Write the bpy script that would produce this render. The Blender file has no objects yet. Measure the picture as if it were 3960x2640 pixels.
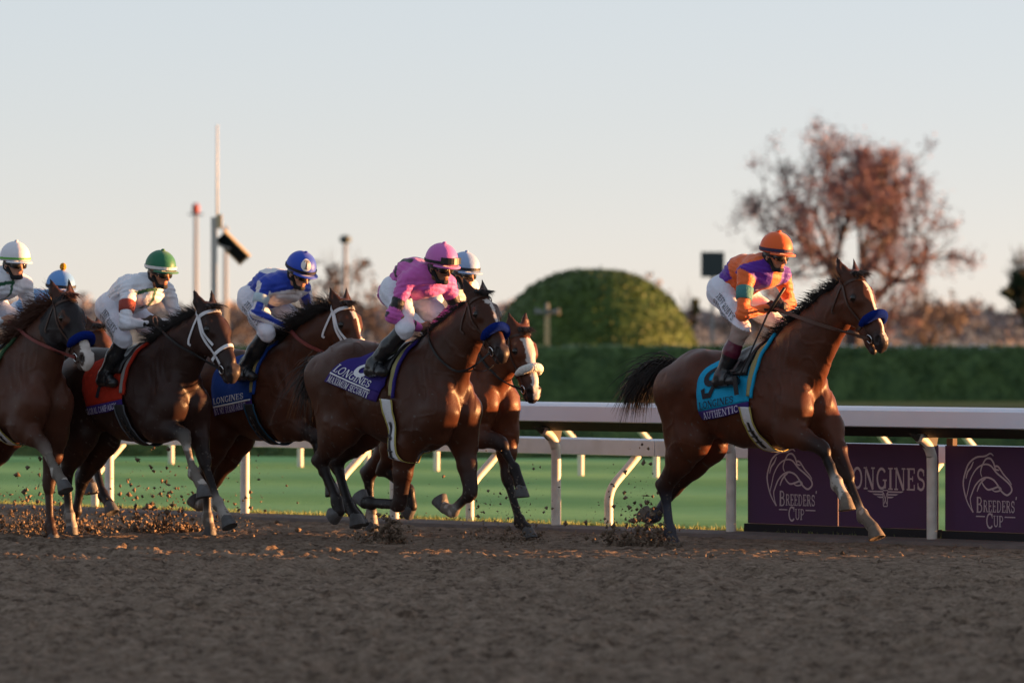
import bpy, bmesh, math, random
import numpy as np
from mathutils import Vector, Matrix

# ------------------------------------------------------------------ scene, camera, light
scene = bpy.context.scene
COL = scene.collection
CAM_H = 1.68
cam_d = bpy.data.cameras.new("camera")
cam = bpy.data.objects.new("camera", cam_d)
COL.objects.link(cam)
cam.location = (0.0, 0.0, CAM_H)
cam.rotation_euler = (math.radians(90.0 - 0.061), 0.0, 0.0)
cam_d.lens = 200.0
cam_d.sensor_width = 36.0
cam_d.clip_start = 0.5
cam_d.clip_end = 6000.0
cam_d.dof.use_dof = True
cam_d.dof.focus_distance = 44.6
cam_d.dof.aperture_fstop = 2.9
scene.camera = cam

SUN_EL = math.radians(1.25)
SUN_AZ = math.radians(81.0)          # from +Y towards +X: low sun at the right of the picture
world = bpy.data.worlds.new("World")
scene.world = world
world.use_nodes = True
wn, wl = world.node_tree.nodes, world.node_tree.links
wn.clear()
sky = wn.new("ShaderNodeTexSky")
sky.sky_type = 'NISHITA'
sky.sun_disc = False
sky.sun_elevation = SUN_EL
sky.sun_rotation = SUN_AZ
sky.altitude = 300.0
sky.air_density = 0.42
sky.dust_density = 0.3
sky.ozone_density = 3.0
bg = wn.new("ShaderNodeBackground")
bg.inputs["Strength"].default_value = 0.15
wo = wn.new("ShaderNodeOutputWorld")
wb = wn.new("ShaderNodeMix"); wb.data_type = 'RGBA'; wb.blend_type = 'MULTIPLY'     # camera white balance of the sky
wb.inputs["Factor"].default_value = 1.0
wb.inputs["B"].default_value = (1.0, 0.72, 0.60, 1.0)
gm = wn.new("ShaderNodeGamma"); gm.inputs["Gamma"].default_value = 0.40                 # evens the dome out, as scattered dusk light does
wl.new(sky.outputs[0], gm.inputs[0])
wl.new(gm.outputs[0], wb.inputs["A"])
hs = wn.new("ShaderNodeHueSaturation"); hs.inputs["Saturation"].default_value = 0.72   # hazy evening air
wl.new(wb.outputs["Result"], hs.inputs["Color"])
wl.new(hs.outputs["Color"], bg.inputs[0])
wl.new(bg.outputs[0], wo.inputs[0])

sun_d = bpy.data.lights.new("sun", 'SUN')
sun_d.energy = 3.0
sun_d.angle = math.radians(0.53)
sun_d.color = (1.0, 0.47, 0.17)
sun = bpy.data.objects.new("sun", sun_d)
COL.objects.link(sun)
sdir = Vector((math.sin(SUN_AZ) * math.cos(SUN_EL), math.cos(SUN_AZ) * math.cos(SUN_EL), math.sin(SUN_EL)))
sun.rotation_euler = sdir.to_track_quat('Z', 'Y').to_euler()
sun.location = (30, 40, 20)

vs = scene.view_settings
vs.view_transform = 'Standard'
vs.look = 'None'
vs.exposure = 2.72
vs.gamma = 1.0
vs.use_curve_mapping = False
scene.cycles.max_bounces = 6
scene.cycles.use_denoising = True
scene.render.film_transparent = False

rng = np.random.default_rng(7)
random.seed(7)

# ------------------------------------------------------------------ small helpers
def nrm(v):
    v = np.asarray(v, float)
    return v / (np.linalg.norm(v) + 1e-12)

def A(*v):
    return np.array(v, float)

def tag(o, label=None, cat=None, group=None, kind=None):
    if label: o["label"] = label
    if cat: o["category"] = cat
    if group: o["group"] = group
    if kind: o["kind"] = kind
    return o

def empty(name, loc=(0, 0, 0), rz=0.0):
    o = bpy.data.objects.new(name, None)
    o.empty_display_size = 0.2
    COL.objects.link(o)
    o.location = loc
    o.rotation_euler = (0, 0, rz)
    return o

def mesh_obj(name, verts, faces, mat=None, parent=None, smooth=True, cols=None):
    me = bpy.data.meshes.new(name)
    verts = np.asarray(verts, np.float32)
    if isinstance(faces, np.ndarray) and faces.ndim == 2:
        n, k = faces.shape
        me.vertices.add(len(verts)); me.vertices.foreach_set("co", verts.ravel())
        me.loops.add(n * k); me.loops.foreach_set("vertex_index", faces.astype(np.int32).ravel())
        me.polygons.add(n)
        me.polygons.foreach_set("loop_start", np.arange(0, n * k, k, dtype=np.int32))
        me.polygons.foreach_set("loop_total", np.full(n, k, np.int32))
        me.update(calc_edges=True)
        me.validate()
    else:
        me.from_pydata([tuple(map(float, v)) for v in verts], [], [tuple(map(int, f)) for f in faces])
        me.update()
    if smooth:
        me.polygons.foreach_set("use_smooth", np.ones(len(me.polygons), bool))
    if cols is not None:
        ca = me.color_attributes.new("Col", 'FLOAT_COLOR', 'POINT')
        c4 = np.ones((len(verts), 4), np.float32); c4[:, :3] = cols
        ca.data.foreach_set("color", c4.ravel())
    if mat is not None:
        me.materials.append(mat)
    o = bpy.data.objects.new(name, me)
    COL.objects.link(o)
    if parent is not None:
        o.parent = parent
    return o

class MB:
    """collects simple solids into one mesh"""
    def __init__(s): s.v = []; s.f = []; s.n = 0
    def add(s, v, f):
        b = s.n
        v = np.asarray(v, float); s.v.append(v); s.n += len(v)
        for q in f: s.f.append(tuple(int(i) + b for i in q))
        return s
    def box(s, c, size, ax=None):
        c = A(*c); h = A(*size) / 2
        ax = np.eye(3) if ax is None else np.asarray(ax, float)
        v = [c + ax[0] * h[0] * x + ax[1] * h[1] * y + ax[2] * h[2] * z for x in (-1, 1) for y in (-1, 1) for z in (-1, 1)]
        return s.add(v, [(0, 1, 3, 2), (4, 6, 7, 5), (0, 4, 5, 1), (2, 3, 7, 6), (0, 2, 6, 4), (1, 5, 7, 3)])
    def tube(s, pts, rad, seg=8, caps=True, flat=None):
        pts = [A(*p) for p in pts]; n = len(pts)
        rad = [rad] * n if np.isscalar(rad) else list(rad)
        v = []; ref = None
        for i, p in enumerate(pts):
            t = nrm(pts[min(i + 1, n - 1)] - pts[max(i - 1, 0)])
            if ref is None:
                ref = A(0, 0, 1) if abs(t[2]) < .9 else A(1, 0, 0)
            a = nrm(np.cross(t, ref)); b = np.cross(a, t); ref = b
            fl = 1.0 if flat is None else flat
            for k in range(seg):
                w = 2 * math.pi * k / seg
                v.append(p + rad[i] * (math.cos(w) * a * fl + math.sin(w) * b))
        f = [(i * seg + k, i * seg + (k + 1) % seg, (i + 1) * seg + (k + 1) % seg, (i + 1) * seg + k) for i in range(n - 1) for k in range(seg)]
        if caps:
            f.append(tuple(range(seg))[::-1]); f.append(tuple((n - 1) * seg + k for k in range(seg)))
        return s.add(v, f)
    def ribbon(s, pts, nor, width, thick=.004):
        """flat strap along pts, nor = outward normal at each point"""
        pts = np.asarray(pts, float); nor = np.asarray(nor, float); n = len(pts)
        w = np.full(n, width) if np.isscalar(width) else np.asarray(width)
        v = []
        for i in range(n):
            t = nrm(pts[min(i + 1, n - 1)] - pts[max(i - 1, 0)])
            sd = nrm(np.cross(t, nor[i])) * w[i] / 2; o = nrm(nor[i]) * thick / 2
            v += [pts[i] + sd + o, pts[i] - sd + o, pts[i] - sd - o, pts[i] + sd - o]
        f = [(4 * i + k, 4 * i + (k + 1) % 4, 4 * i + 4 + (k + 1) % 4, 4 * i + 4 + k) for i in range(n - 1) for k in range(4)]
        f += [(3, 2, 1, 0), tuple(4 * (n - 1) + k for k in range(4))]
        return s.add(v, f)
    def build(s, name, mat, parent=None, smooth=False):
        return mesh_obj(name, np.concatenate(s.v), s.f, mat, parent, smooth)

def catmull(P, n=8):
    P = np.asarray(P, float)
    Q = np.vstack([2 * P[0] - P[1], P, 2 * P[-1] - P[-2]])
    out = []
    for i in range(1, len(Q) - 2):
        p0, p1, p2, p3 = Q[i - 1], Q[i], Q[i + 1], Q[i + 2]
        for t in np.linspace(0, 1, n, endpoint=False):
            out.append(.5 * ((2 * p1) + (-p0 + p2) * t + (2 * p0 - 5 * p1 + 4 * p2 - p3) * t * t + (-p0 + 3 * p1 - 3 * p2 + p3) * t ** 3))
    out.append(P[-1])
    return np.array(out)

def vnoise(x, y, seed=0):
    """smooth value noise on arrays"""
    r = np.random.default_rng(seed).random((256, 256))
    xi = np.floor(x).astype(int); yi = np.floor(y).astype(int)
    fx = x - xi; fy = y - yi
    fx = fx * fx * (3 - 2 * fx); fy = fy * fy * (3 - 2 * fy)
    g = lambda a, b: r[a & 255, b & 255]
    return (g(xi, yi) * (1 - fx) + g(xi + 1, yi) * fx) * (1 - fy) + (g(xi, yi + 1) * (1 - fx) + g(xi + 1, yi + 1) * fx) * fy

# ------------------------------------------------------------------ materials
MATS = {}
def material(name, color=(.5, .5, .5), rough=.6, spec=.4, metal=0.0, noise=None, bump=None, vcol=False, sheen=0.0, coat=0.0, trans=0.0):
    """noise = (scale, amount, color2), bump = (scale, strength, detail)"""
    if name in MATS: return MATS[name]
    m = bpy.data.materials.new(name); m.use_nodes = True
    nt = m.node_tree; N, L = nt.nodes, nt.links
    b = N["Principled BSDF"]
    b.inputs["Roughness"].default_value = rough
    b.inputs["Specular IOR Level"].default_value = spec
    b.inputs["Metallic"].default_value = metal
    b.inputs["Sheen Weight"].default_value = sheen
    b.inputs["Coat Weight"].default_value = coat
    b.inputs["Transmission Weight"].default_value = trans
    tc = N.new("ShaderNodeTexCoord")
    src = None
    if vcol:
        at = N.new("ShaderNodeVertexColor"); at.layer_name = "Col"; src = at.outputs["Color"]
    if noise:
        nz = N.new("ShaderNodeTexNoise"); nz.inputs["Scale"].default_value = noise[0]; nz.inputs["Detail"].default_value = 6
        L.new(tc.outputs["Object"], nz.inputs["Vector"])
        rp = N.new("ShaderNodeValToRGB"); rp.color_ramp.elements[0].position = .3; rp.color_ramp.elements[1].position = .7
        L.new(nz.outputs["Fac"], rp.inputs["Fac"])
        mx = N.new("ShaderNodeMix"); mx.data_type = 'RGBA'
        mm = N.new("ShaderNodeMath"); mm.operation = 'MULTIPLY'; mm.inputs[1].default_value = noise[1]
        L.new(rp.outputs["Color"], mm.inputs[0]); L.new(mm.outputs[0], mx.inputs["Factor"])
        if src is not None: L.new(src, mx.inputs["A"])
        else: mx.inputs["A"].default_value = (*color, 1)
        mx.inputs["B"].default_value = (*noise[2], 1)
        src = mx.outputs["Result"]
    if src is not None: L.new(src, b.inputs["Base Color"])
    else: b.inputs["Base Color"].default_value = (*color, 1)
    if bump:
        bz = N.new("ShaderNodeTexNoise"); bz.inputs["Scale"].default_value = bump[0]; bz.inputs["Detail"].default_value = bump[2] if len(bump) > 2 else 4
        L.new(tc.outputs["Object"], bz.inputs["Vector"])
        bp = N.new("ShaderNodeBump"); bp.inputs["Strength"].default_value = bump[1]; bp.inputs["Distance"].default_value = .02
        L.new(bz.outputs["Fac"], bp.inputs["Height"]); L.new(bp.outputs[0], b.inputs["Normal"])
    MATS[name] = m
    return m
# ------------------------------------------------------------------ organic bodies: blended limb volumes -> one continuous mesh
class Prim:
    __slots__ = ("a", "b", "ra", "rb", "la", "lb", "n", "k", "c", "sub", "iso")
def cap(a, b, ra, rb=None, la=None, lb=None, n=(0, 1, 0), k=.03, c="coat", sub=False):
    p = Prim()
    p.a = np.asarray(a, float); p.b = np.asarray(b, float)
    if np.linalg.norm(p.a - p.b) < 1e-5: p.b = p.b + A(1e-4, 0, 0)
    p.ra = ra; p.rb = ra if rb is None else rb
    p.iso = la is None
    p.la = p.ra if la is None else la; p.lb = p.rb if la is None else (la if lb is None else lb)
    p.n = nrm(n); p.k = k; p.c = c; p.sub = sub
    return p
def mirror(p):
    q = Prim()
    for s in Prim.__slots__: setattr(q, s, getattr(p, s))
    m = A(1, -1, 1); q.a = p.a * m; q.b = p.b * m; q.n = p.n * m
    return q
def inflate(p, d):
    q = Prim()
    for s in Prim.__slots__: setattr(q, s, getattr(p, s))
    q.ra += d; q.rb += d; q.la += d; q.lb += d
    return q
def dist(p, X):
    ab = p.b - p.a
    q = X - p.a
    t = np.clip((q @ ab) / (ab @ ab), 0, 1)
    q = q - t[:, None] * ab
    r = p.ra + (p.rb - p.ra) * t
    qq = np.einsum('ij,ij->i', q, q)
    if p.iso:
        return np.sqrt(qq) - r
    l = p.la + (p.lb - p.la) * t
    ql = (q @ p.n) ** 2
    qq = np.maximum(qq - ql, 0)
    k0 = np.sqrt(qq / r ** 2 + ql / l ** 2); k1 = np.sqrt(qq / r ** 4 + ql / l ** 4) + 1e-9
    return k0 * (k0 - 1) / k1
def smin(a, b, k):
    h = np.maximum(k - np.abs(a - b), 0) / k
    return np.minimum(a, b) - h * h * k * .25
class Field:
    """sampled distance field of one body, used to lay straps, cloth and hair on its surface"""
    def __init__(s, D, lo, h): s.D = D; s.lo = lo; s.h = h; s.n = np.array(D.shape)
    def __call__(s, X):
        g = (np.asarray(X, float) - s.lo) / s.h
        i = np.clip(np.floor(g).astype(int), 0, s.n - 2); f = np.clip(g - i, 0, 1)
        D = s.D; x, y, z = i.T; fx, fy, fz = f.T
        c00 = D[x, y, z] * (1 - fx) + D[x + 1, y, z] * fx; c10 = D[x, y + 1, z] * (1 - fx) + D[x + 1, y + 1, z] * fx
        c01 = D[x, y, z + 1] * (1 - fx) + D[x + 1, y, z + 1] * fx; c11 = D[x, y + 1, z + 1] * (1 - fx) + D[x + 1, y + 1, z + 1] * fx
        return (c00 * (1 - fy) + c10 * fy) * (1 - fz) + (c01 * (1 - fy) + c11 * fy) * fz
def evalf(F, X): return F(X)
def gradf(F, X):
    e = F.h * 1.2
    g = np.stack([F(X + e * ax) - F(X - e * ax) for ax in np.eye(3)], 1)
    return g / (np.linalg.norm(g, axis=1, keepdims=True) + 1e-9)
def project(F, X, off=.004, it=6):
    X = np.array(X, float)
    for _ in range(it):
        X = X - np.clip(F(X) - off, -.03, .03)[:, None] * gradf(F, X)
    return X, gradf(F, X)
def raycast(F, O, d, off, r0=.52, r1=.04, n=96):
    """outermost point along O + r d lying `off` outside the body"""
    R = np.linspace(r0, r1, n); hit = np.full(len(O), r1); done = np.zeros(len(O), bool); prev = None
    for r in R:
        v = F(O + d * r) - off
        new = (~done) & (v < 0); hit[new] = r; done |= new
    return project(F, O + d * hit[:, None], off, 2)
def polygonize(prims, h):
    lo = np.min([np.minimum(p.a, p.b) - max(p.ra, p.rb, p.la, p.lb) for p in prims if not p.sub], 0) - 3 * h
    hi = np.max([np.maximum(p.a, p.b) + max(p.ra, p.rb, p.la, p.lb) for p in prims if not p.sub], 0) + 3 * h
    n = np.ceil((hi - lo) / h).astype(int) + 1
    ax = [(lo[i] + h * np.arange(n[i])) for i in range(3)]
    D = np.full(n, .15, np.float32)
    for p in prims:
        m = max(p.ra, p.rb, p.la, p.lb) + p.k + 3 * h
        i0 = np.maximum(np.floor((np.minimum(p.a, p.b) - m - lo) / h).astype(int), 0)
        i1 = np.minimum(np.ceil((np.maximum(p.a, p.b) + m - lo) / h).astype(int) + 1, n)
        G = np.stack(np.meshgrid(*[ax[i][i0[i]:i1[i]] for i in range(3)], indexing='ij'), -1)
        sh = G.shape[:3]
        d = dist(p, G.reshape(-1, 3)).reshape(sh).astype(np.float32)
        sl = tuple(slice(i0[i], i1[i]) for i in range(3))
        D[sl] = -smin(-D[sl], d, p.k) if p.sub else smin(D[sl], d, p.k)
    fld = Field(D, lo, h)
    S = D < 0
    C = [D[i:n[0] - 1 + i, j:n[1] - 1 + j, k:n[2] - 1 + k] for i in (0, 1) for j in (0, 1) for k in (0, 1)]
    Sc = sum((c < 0).astype(np.int8) for c in C)
    act = np.argwhere((Sc > 0) & (Sc < 8))
    idx = np.full(n - 1, -1, np.int64); idx[tuple(act.T)] = np.arange(len(act))
    V8 = np.stack([c[tuple(act.T)] for c in C], 1).astype(float)
    off = np.array([(i, j, k) for i in (0, 1) for j in (0, 1) for k in (0, 1)], float)
    acc = np.zeros((len(act), 3)); cnt = np.zeros(len(act))
    for i in range(8):
        for j in range(i + 1, 8):
            if np.abs(off[i] - off[j]).sum() != 1: continue
            a, b = V8[:, i], V8[:, j]
            m = (a < 0) != (b < 0)
            t = np.where(m, a / np.where(a - b == 0, 1, a - b), 0)
            acc += m[:, None] * (off[i] + t[:, None] * (off[j] - off[i])); cnt += m
    V = lo + h * (act + acc / cnt[:, None])
    Q = []
    for axn in range(3):
        o1, o2 = [(1, 2), (2, 0), (0, 1)][axn]
        s0 = [slice(None)] * 3; s1 = [slice(None)] * 3
        s0[axn] = slice(0, -1); s1[axn] = slice(1, None)
        e = np.argwhere(S[tuple(s0)] != S[tuple(s1)])
        inn = S[tuple(s0)][tuple(e.T)]
        e1 = np.eye(3, dtype=int)[o1]; e2 = np.eye(3, dtype=int)[o2]
        q = np.stack([idx[tuple((e - e1 - e2).T)], idx[tuple((e - e2).T)], idx[tuple(e.T)], idx[tuple((e - e1).T)]], 1)
        q[~inn] = q[~inn][:, ::-1]
        Q.append(q)
    Q = np.concatenate(Q)
    Q = Q[(Q >= 0).all(1)]
    # one relaxation pass to take the grid out of the surface
    s = np.zeros_like(V); c = np.zeros(len(V))
    for k in range(4):
        np.add.at(s, Q[:, k], V[Q[:, (k + 1) % 4]]); np.add.at(c, Q[:, k], 1)
        np.add.at(s, Q[:, k], V[Q[:, (k + 3) % 4]]); np.add.at(c, Q[:, k], 1)
    V = .55 * V + .45 * s / np.maximum(c, 1)[:, None]
    return V, Q, fld
def paint(prims, V, pal, soft=.018):
    W = np.zeros(len(V)); Cc = np.zeros((len(V), 3))
    for p in prims:
        if p.sub: continue
        m = max(p.ra, p.rb, p.la, p.lb) + .1
        sel = np.all((V > np.minimum(p.a, p.b) - m) & (V < np.maximum(p.a, p.b) + m), 1)
        if not sel.any(): continue
        w = np.exp(-np.clip(dist(p, V[sel]), -.03, .3) / soft)
        W[sel] += w; Cc[sel] += w[:, None] * np.asarray(pal[p.c])
    return Cc / np.maximum(W, 1e-9)[:, None]
# ------------------------------------------------------------------ lettering: slab-serif strokes
def arc(cx, cy, rx, ry, a0, a1, n=10):
    return [(cx + rx * math.cos(math.radians(a)), cy + ry * math.sin(math.radians(a))) for a in np.linspace(a0, a1, n)]
TK, TN, SF = .15, .075, .07
def _v(x, y0=0., y1=1., w=TK): return ([(x, y0), (x, y1)], w)
def _s(x, y, w=.34): return ([(x - w / 2, y), (x + w / 2, y)], SF)
def _h(x0, x1, y, w=TN): return ([(x0, y), (x1, y)], w)
b0, b1 = SF / 2, 1 - SF / 2
GL = {
 'L': (.62, [_v(.16), _s(.16, b0), _s(.16, b1), _h(.16, .6, b0), _v(.57, 0, .28, TN)]),
 'O': (.80, [(arc(.4, .5, .32, .45, 0, 360, 25), .12)]),
 'N': (.84, [_v(.14, w=TN), _v(.70, w=TN), ([(.14, 1), (.70, 0)], TK), _s(.14, b0, .28), _s(.12, b1, .26), _s(.70, b1, .28)]),
 'G': (.80, [(arc(.42, .5, .33, .45, 40, 325, 20), .12), _v(.68, .06, .42, .13), _s(.66, .43, .3)]),
 'I': (.38, [_v(.19), _s(.19, b0), _s(.19, b1)]),
 'E': (.66, [_v(.16), _s(.13, b0, .26), _s(.13, b1, .26), _h(.16, .58, b0), _h(.16, .58, b1), _h(.16, .45, .52), _v(.57, 0, .26, TN), _v(.57, .76, 1, TN), _v(.45, .40, .64, .06)]),
 'F': (.62, [_v(.16), _s(.16, b0), _s(.13, b1, .26), _h(.16, .58, b1), _h(.16, .45, .50), _v(.57, .74, 1, TN), _v(.45, .38, .62, .06)]),
 'S': (.62, [(arc(.31, .73, .22, .22, 20, 270, 12) + arc(.31, .27, .23, .23, 90, -160, 12), .12), _v(.52, .66, .95, .06), _v(.09, .05, .34, .06)]),
 'A': (.80, [([(.12, 0), (.40, 1)], TN), ([(.40, 1), (.68, 0)], TK), _h(.22, .58, .32), _s(.12, b0, .26), _s(.68, b0, .3)]),
 'U': (.80, [(([(.16, 1)] + arc(.40, .32, .24, .28, 180, 360, 12) + [(.64, 1)]), .11), _s(.16, b1, .32), _s(.64, b1, .28)]),
 'T': (.72, [_v(.36), _s(.36, b0), _h(.05, .67, b1), _v(.06, .72, 1, TN), _v(.66, .72, 1, TN)]),
 'H': (.82, [_v(.17), _v(.65), _h(.17, .65, .5), _s(.17, b0), _s(.17, b1), _s(.65, b0), _s(.65, b1)]),
 'C': (.74, [(arc(.42, .5, .33, .45, 42, 318, 20), .12), _v(.66, .66, .98, .06)]),
 'B': (.72, [_v(.16), (([(.1, b1)] + arc(.34, .75, .2, .21, 90, -90, 9) + [(.16, .53)]), .09), (([(.16, .53)] + arc(.36, .28, .24, .245, 90, -90, 9) + [(.06, b0)]), .09)]),
 'R': (.76, [_v(.16), _s(.16, b0), (([(.05, b1)] + arc(.36, .74, .21, .22, 90, -90, 9) + [(.16, .52)]), .09), ([(.38, .52), (.66, 0)], TK), _s(.68, b0, .2)]),
 'D': (.80, [_v(.16), (([(.05, b1)] + arc(.34, .5, .33, .46, 90, -90, 14) + [(.05, b0)]), .09)]),
 'P': (.68, [_v(.16), _s(.16, b0), (([(.05, b1)] + arc(.36, .72, .22, .24, 90, -90, 9) + [(.16, .48)]), .09)]),
 'M': (.98, [_v(.15, w=TN), _v(.82), ([(.15, 1), (.48, .1)], TK), ([(.48, .1), (.82, 1)], TN), _s(.15, b0, .26), _s(.82, b0), _s(.1, b1, .2), _s(.88, b1, .22)]),
 'X': (.76, [([(.13, 1), (.62, 0)], TK), ([(.62, 1), (.13, 0)], TN), _s(.13, b0, .26), _s(.62, b0, .28), _s(.13, b1, .28), _s(.62, b1, .26)]),
 'Y': (.76, [([(.12, 1), (.38, .48)], TK), ([(.64, 1), (.38, .48)], TN), _v(.38, 0, .5), _s(.38, b0), _s(.12, b1, .28), _s(.64, b1, .26)]),
 'J': (.52, [(([(.32, 1), (.32, .25)] + arc(.17, .25, .15, .22, 0, -170, 8)), .12), _s(.32, b1)]),
 'K': (.80, [_v(.16), ([(.62, 1), (.2, .45)], TN), ([(.32, .58), (.66, 0)], TK), _s(.16, b0), _s(.16, b1), _s(.62, b1, .28), _s(.66, b0, .28)]),
 "'": (.22, [([(.12, 1), (.08, .74)], .1)]),
 ' ': (.36, []),
 '9': (.74, [(arc(.37, .68, .25, .25, 0, 360, 18), .17), (([(.62, .68), (.60, .42)] + [(.42, .1), (.16, .1), (.1, .3)]), .17)]),
 '8': (.74, [(arc(.37, .74, .22, .2, 0, 360, 18), .15), (arc(.37, .28, .26, .24, 0, 360, 18), .17)]),
 '7': (.70, [_h(.08, .64, .92, .16), ([(.58, .92), (.28, 0)], .18), _v(.1, .74, 1, .1)]),
}
def text_mesh(txt, spacing=.06):
    """2-D triangulated strokes, unit letter height; returns verts (n,2), quads, total width"""
    V, Fq, x = [], [], 0.
    for ch in txt:
        w, st = GL[ch]
        for pts, th in st:
            P = []
            for i in range(len(pts) - 1):
                p, q = A(*pts[i]), A(*pts[i + 1])
                m = max(1, int(np.linalg.norm(q - p) / .25))
                P += [p + (q - p) * k / m for k in range(m)]
            P.append(A(*pts[-1])); P = np.array(P)
            b = len(V)
            for i, p in enumerate(P):
                t = nrm(P[min(i + 1, len(P) - 1)] - P[max(i - 1, 0)]); nn = A(-t[1], t[0]) * th / 2
                V += [p + nn + A(x, 0), p - nn + A(x, 0)]
            Fq += [(b + 2 * i, b + 2 * i + 1, b + 2 * i + 3, b + 2 * i + 2) for i in range(len(P) - 1)]
        x += w + spacing
    return np.array(V), Fq, x - spacing

# ------------------------------------------------------------------ the horse
TH = math.radians(48.4)
FWD = A(math.cos(TH), -math.sin(TH)); LEFT = A(math.sin(TH), math.cos(TH))
def pt(x, z, y=0.): return A(x, y, z)

def hoof_mesh(C, T, mb, w=.058):
    d = nrm(T - C); b = A(d[2], 0, -d[0])          # heel-ward
    b = nrm(b - d * (b @ d)); lat = A(0, 1, 0)
    h = nrm(-.643 * d + .766 * b)
    sn = nrm(np.cross(lat, h)); 
    rings = []
    w *= 1.12
    cs = T + h * .068
    ct = C + b * .006
    for s, (cc, rl, rw, ax1) in enumerate([(ct, .051, .048, b), (ct + (cs - ct) * .12, .057, .053, b), (cs + (ct - cs) * .06, .073, w, h), (cs, .071, w - .002, h), (cs, .055, w * .75, h)]):
        ring = []
        for k in range(18):
            a = 2 * math.pi * k / 18
            bx = math.cos(a)
            ring.append(cc + ax1 * bx * rl + lat * math.sin(a) * rw * (1 - .12 * (bx > .3) * bx))
        rings.append(ring)
    rings[-1] = [p + nrm(ct - cs) * .008 for p in rings[-1]]
    v = np.array(sum(rings, []))
    f = [(r * 18 + k, r * 18 + (k + 1) % 18, (r + 1) * 18 + (k + 1) % 18, (r + 1) * 18 + k) for r in range(4) for k in range(18)]
    f += [tuple(4 * 18 + k for k in range(18)), tuple(range(18))[::-1]]
    mb.add(v, f)

def leg_prims(side, S, j, fore, col, sock):
    """j = joints: (elbow|stifle), knee|hock, fetlock, coronet, toe as (x,z); lateral offsets taper to the foot"""
    y = lambda w: side * w
    P = []
    up, lo = "coat", col.get("lower", "dark")
    c_can = {"cannon": "white", "pastern": lo, None: lo, "band": "band"}[sock]
    c_pas = {"cannon": "white", "pastern": "white", None: lo, "band": "band"}[sock]
    if fore:
        E, K, Fe, C, T = [pt(*j[i], y(w)) for i, w in enumerate((.165, .135, .115, .11, .11))]
        mid = E + (K - E) * .5
        ax = nrm(K - E); fr = A(-ax[2], 0, ax[0]); fr = fr if fr[0] * ax[2] < 0 else -fr
        P += [cap(S, E, .14, .13, .095, .09, k=.07, c=up),
              cap(E, E + (K - E) * .42, .118, .09, .088, .07, k=.05, c=up),
              cap(mid, K, .08, .056, .062, .048, k=.04, c="mix"),
              cap(K - ax * .04, K + nrm(Fe - K) * .04, .060, .053, .052, .046, k=.016, c=lo)]
        cx = nrm(Fe - K); bk = A(cx[2], 0, -cx[0])
        P += [cap(K + cx * .03, Fe, .034, .031, .031, .029, k=.014, c=c_can),
              cap(K + cx * .05 + bk * .030, Fe + bk * .026 - cx * .02, .020, .020, .017, .017, k=.010, c=c_can)]
    else:
        E, K, Fe, C, T = [pt(*j[i], y(w)) for i, w in enumerate((.155, .125, .11, .105, .105))]
        cx = nrm(Fe - K); bk = A(cx[2], 0, -cx[0]); ax = nrm(K - E)
        hp = K + bk * .055 - cx * .035
        P += [cap(E, E + (K - E) * .45, .15, .115, .115, .085, k=.06, c=up),
              cap(E + (K - E) * .4, K, .115, .06, .082, .048, k=.05, c="mix"),
              cap(E + (K - E) * .45 + bk * .06, hp, .06, .03, .036, .024, k=.04, c="mix"),
              cap(hp, K + cx * .03 + bk * .02, .032, .036, .026, .03, k=.03, c=lo),
              cap(K - ax * .01, K + cx * .09, .06, .046, .048, .04, k=.03, c=lo),
              cap(K + cx * .05, Fe, .038, .034, .034, .031, k=.014, c=c_can),
              cap(K + cx * .06 + bk * .034, Fe + bk * .028 - cx * .02, .021, .021, .018, .018, k=.010, c=c_can)]
    T = C + nrm(T - C) * min(.118, np.linalg.norm(T - C))
    P += [cap(Fe - cx * .015, Fe + cx * .012 + bk * .016, .05, .047, .043, .041, k=.014, c=c_pas),
          cap(Fe, C, .04, .049, .037, .047, k=.025, c=c_pas)]
    return P, C, T

def head_frame(cfg):
    Pp, Nn = pt(*cfg["poll"]), pt(*cfg["nose"])
    e1 = nrm(Nn - Pp); e2 = A(0, 1, 0); e3 = nrm(np.cross(e1, e2)); 
    if e3[0] < 0: e3 = -e3
    yw = math.radians(cfg.get("yaw", 0))                 # turn of the head to its left (+) about the vertical
    R = np.array([[math.cos(yw), -math.sin(yw), 0], [math.sin(yw), math.cos(yw), 0], [0, 0, 1]])
    L = np.linalg.norm(Nn - Pp) / .64
    return Pp, R @ e1, R @ e2, R @ e3, L

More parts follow.
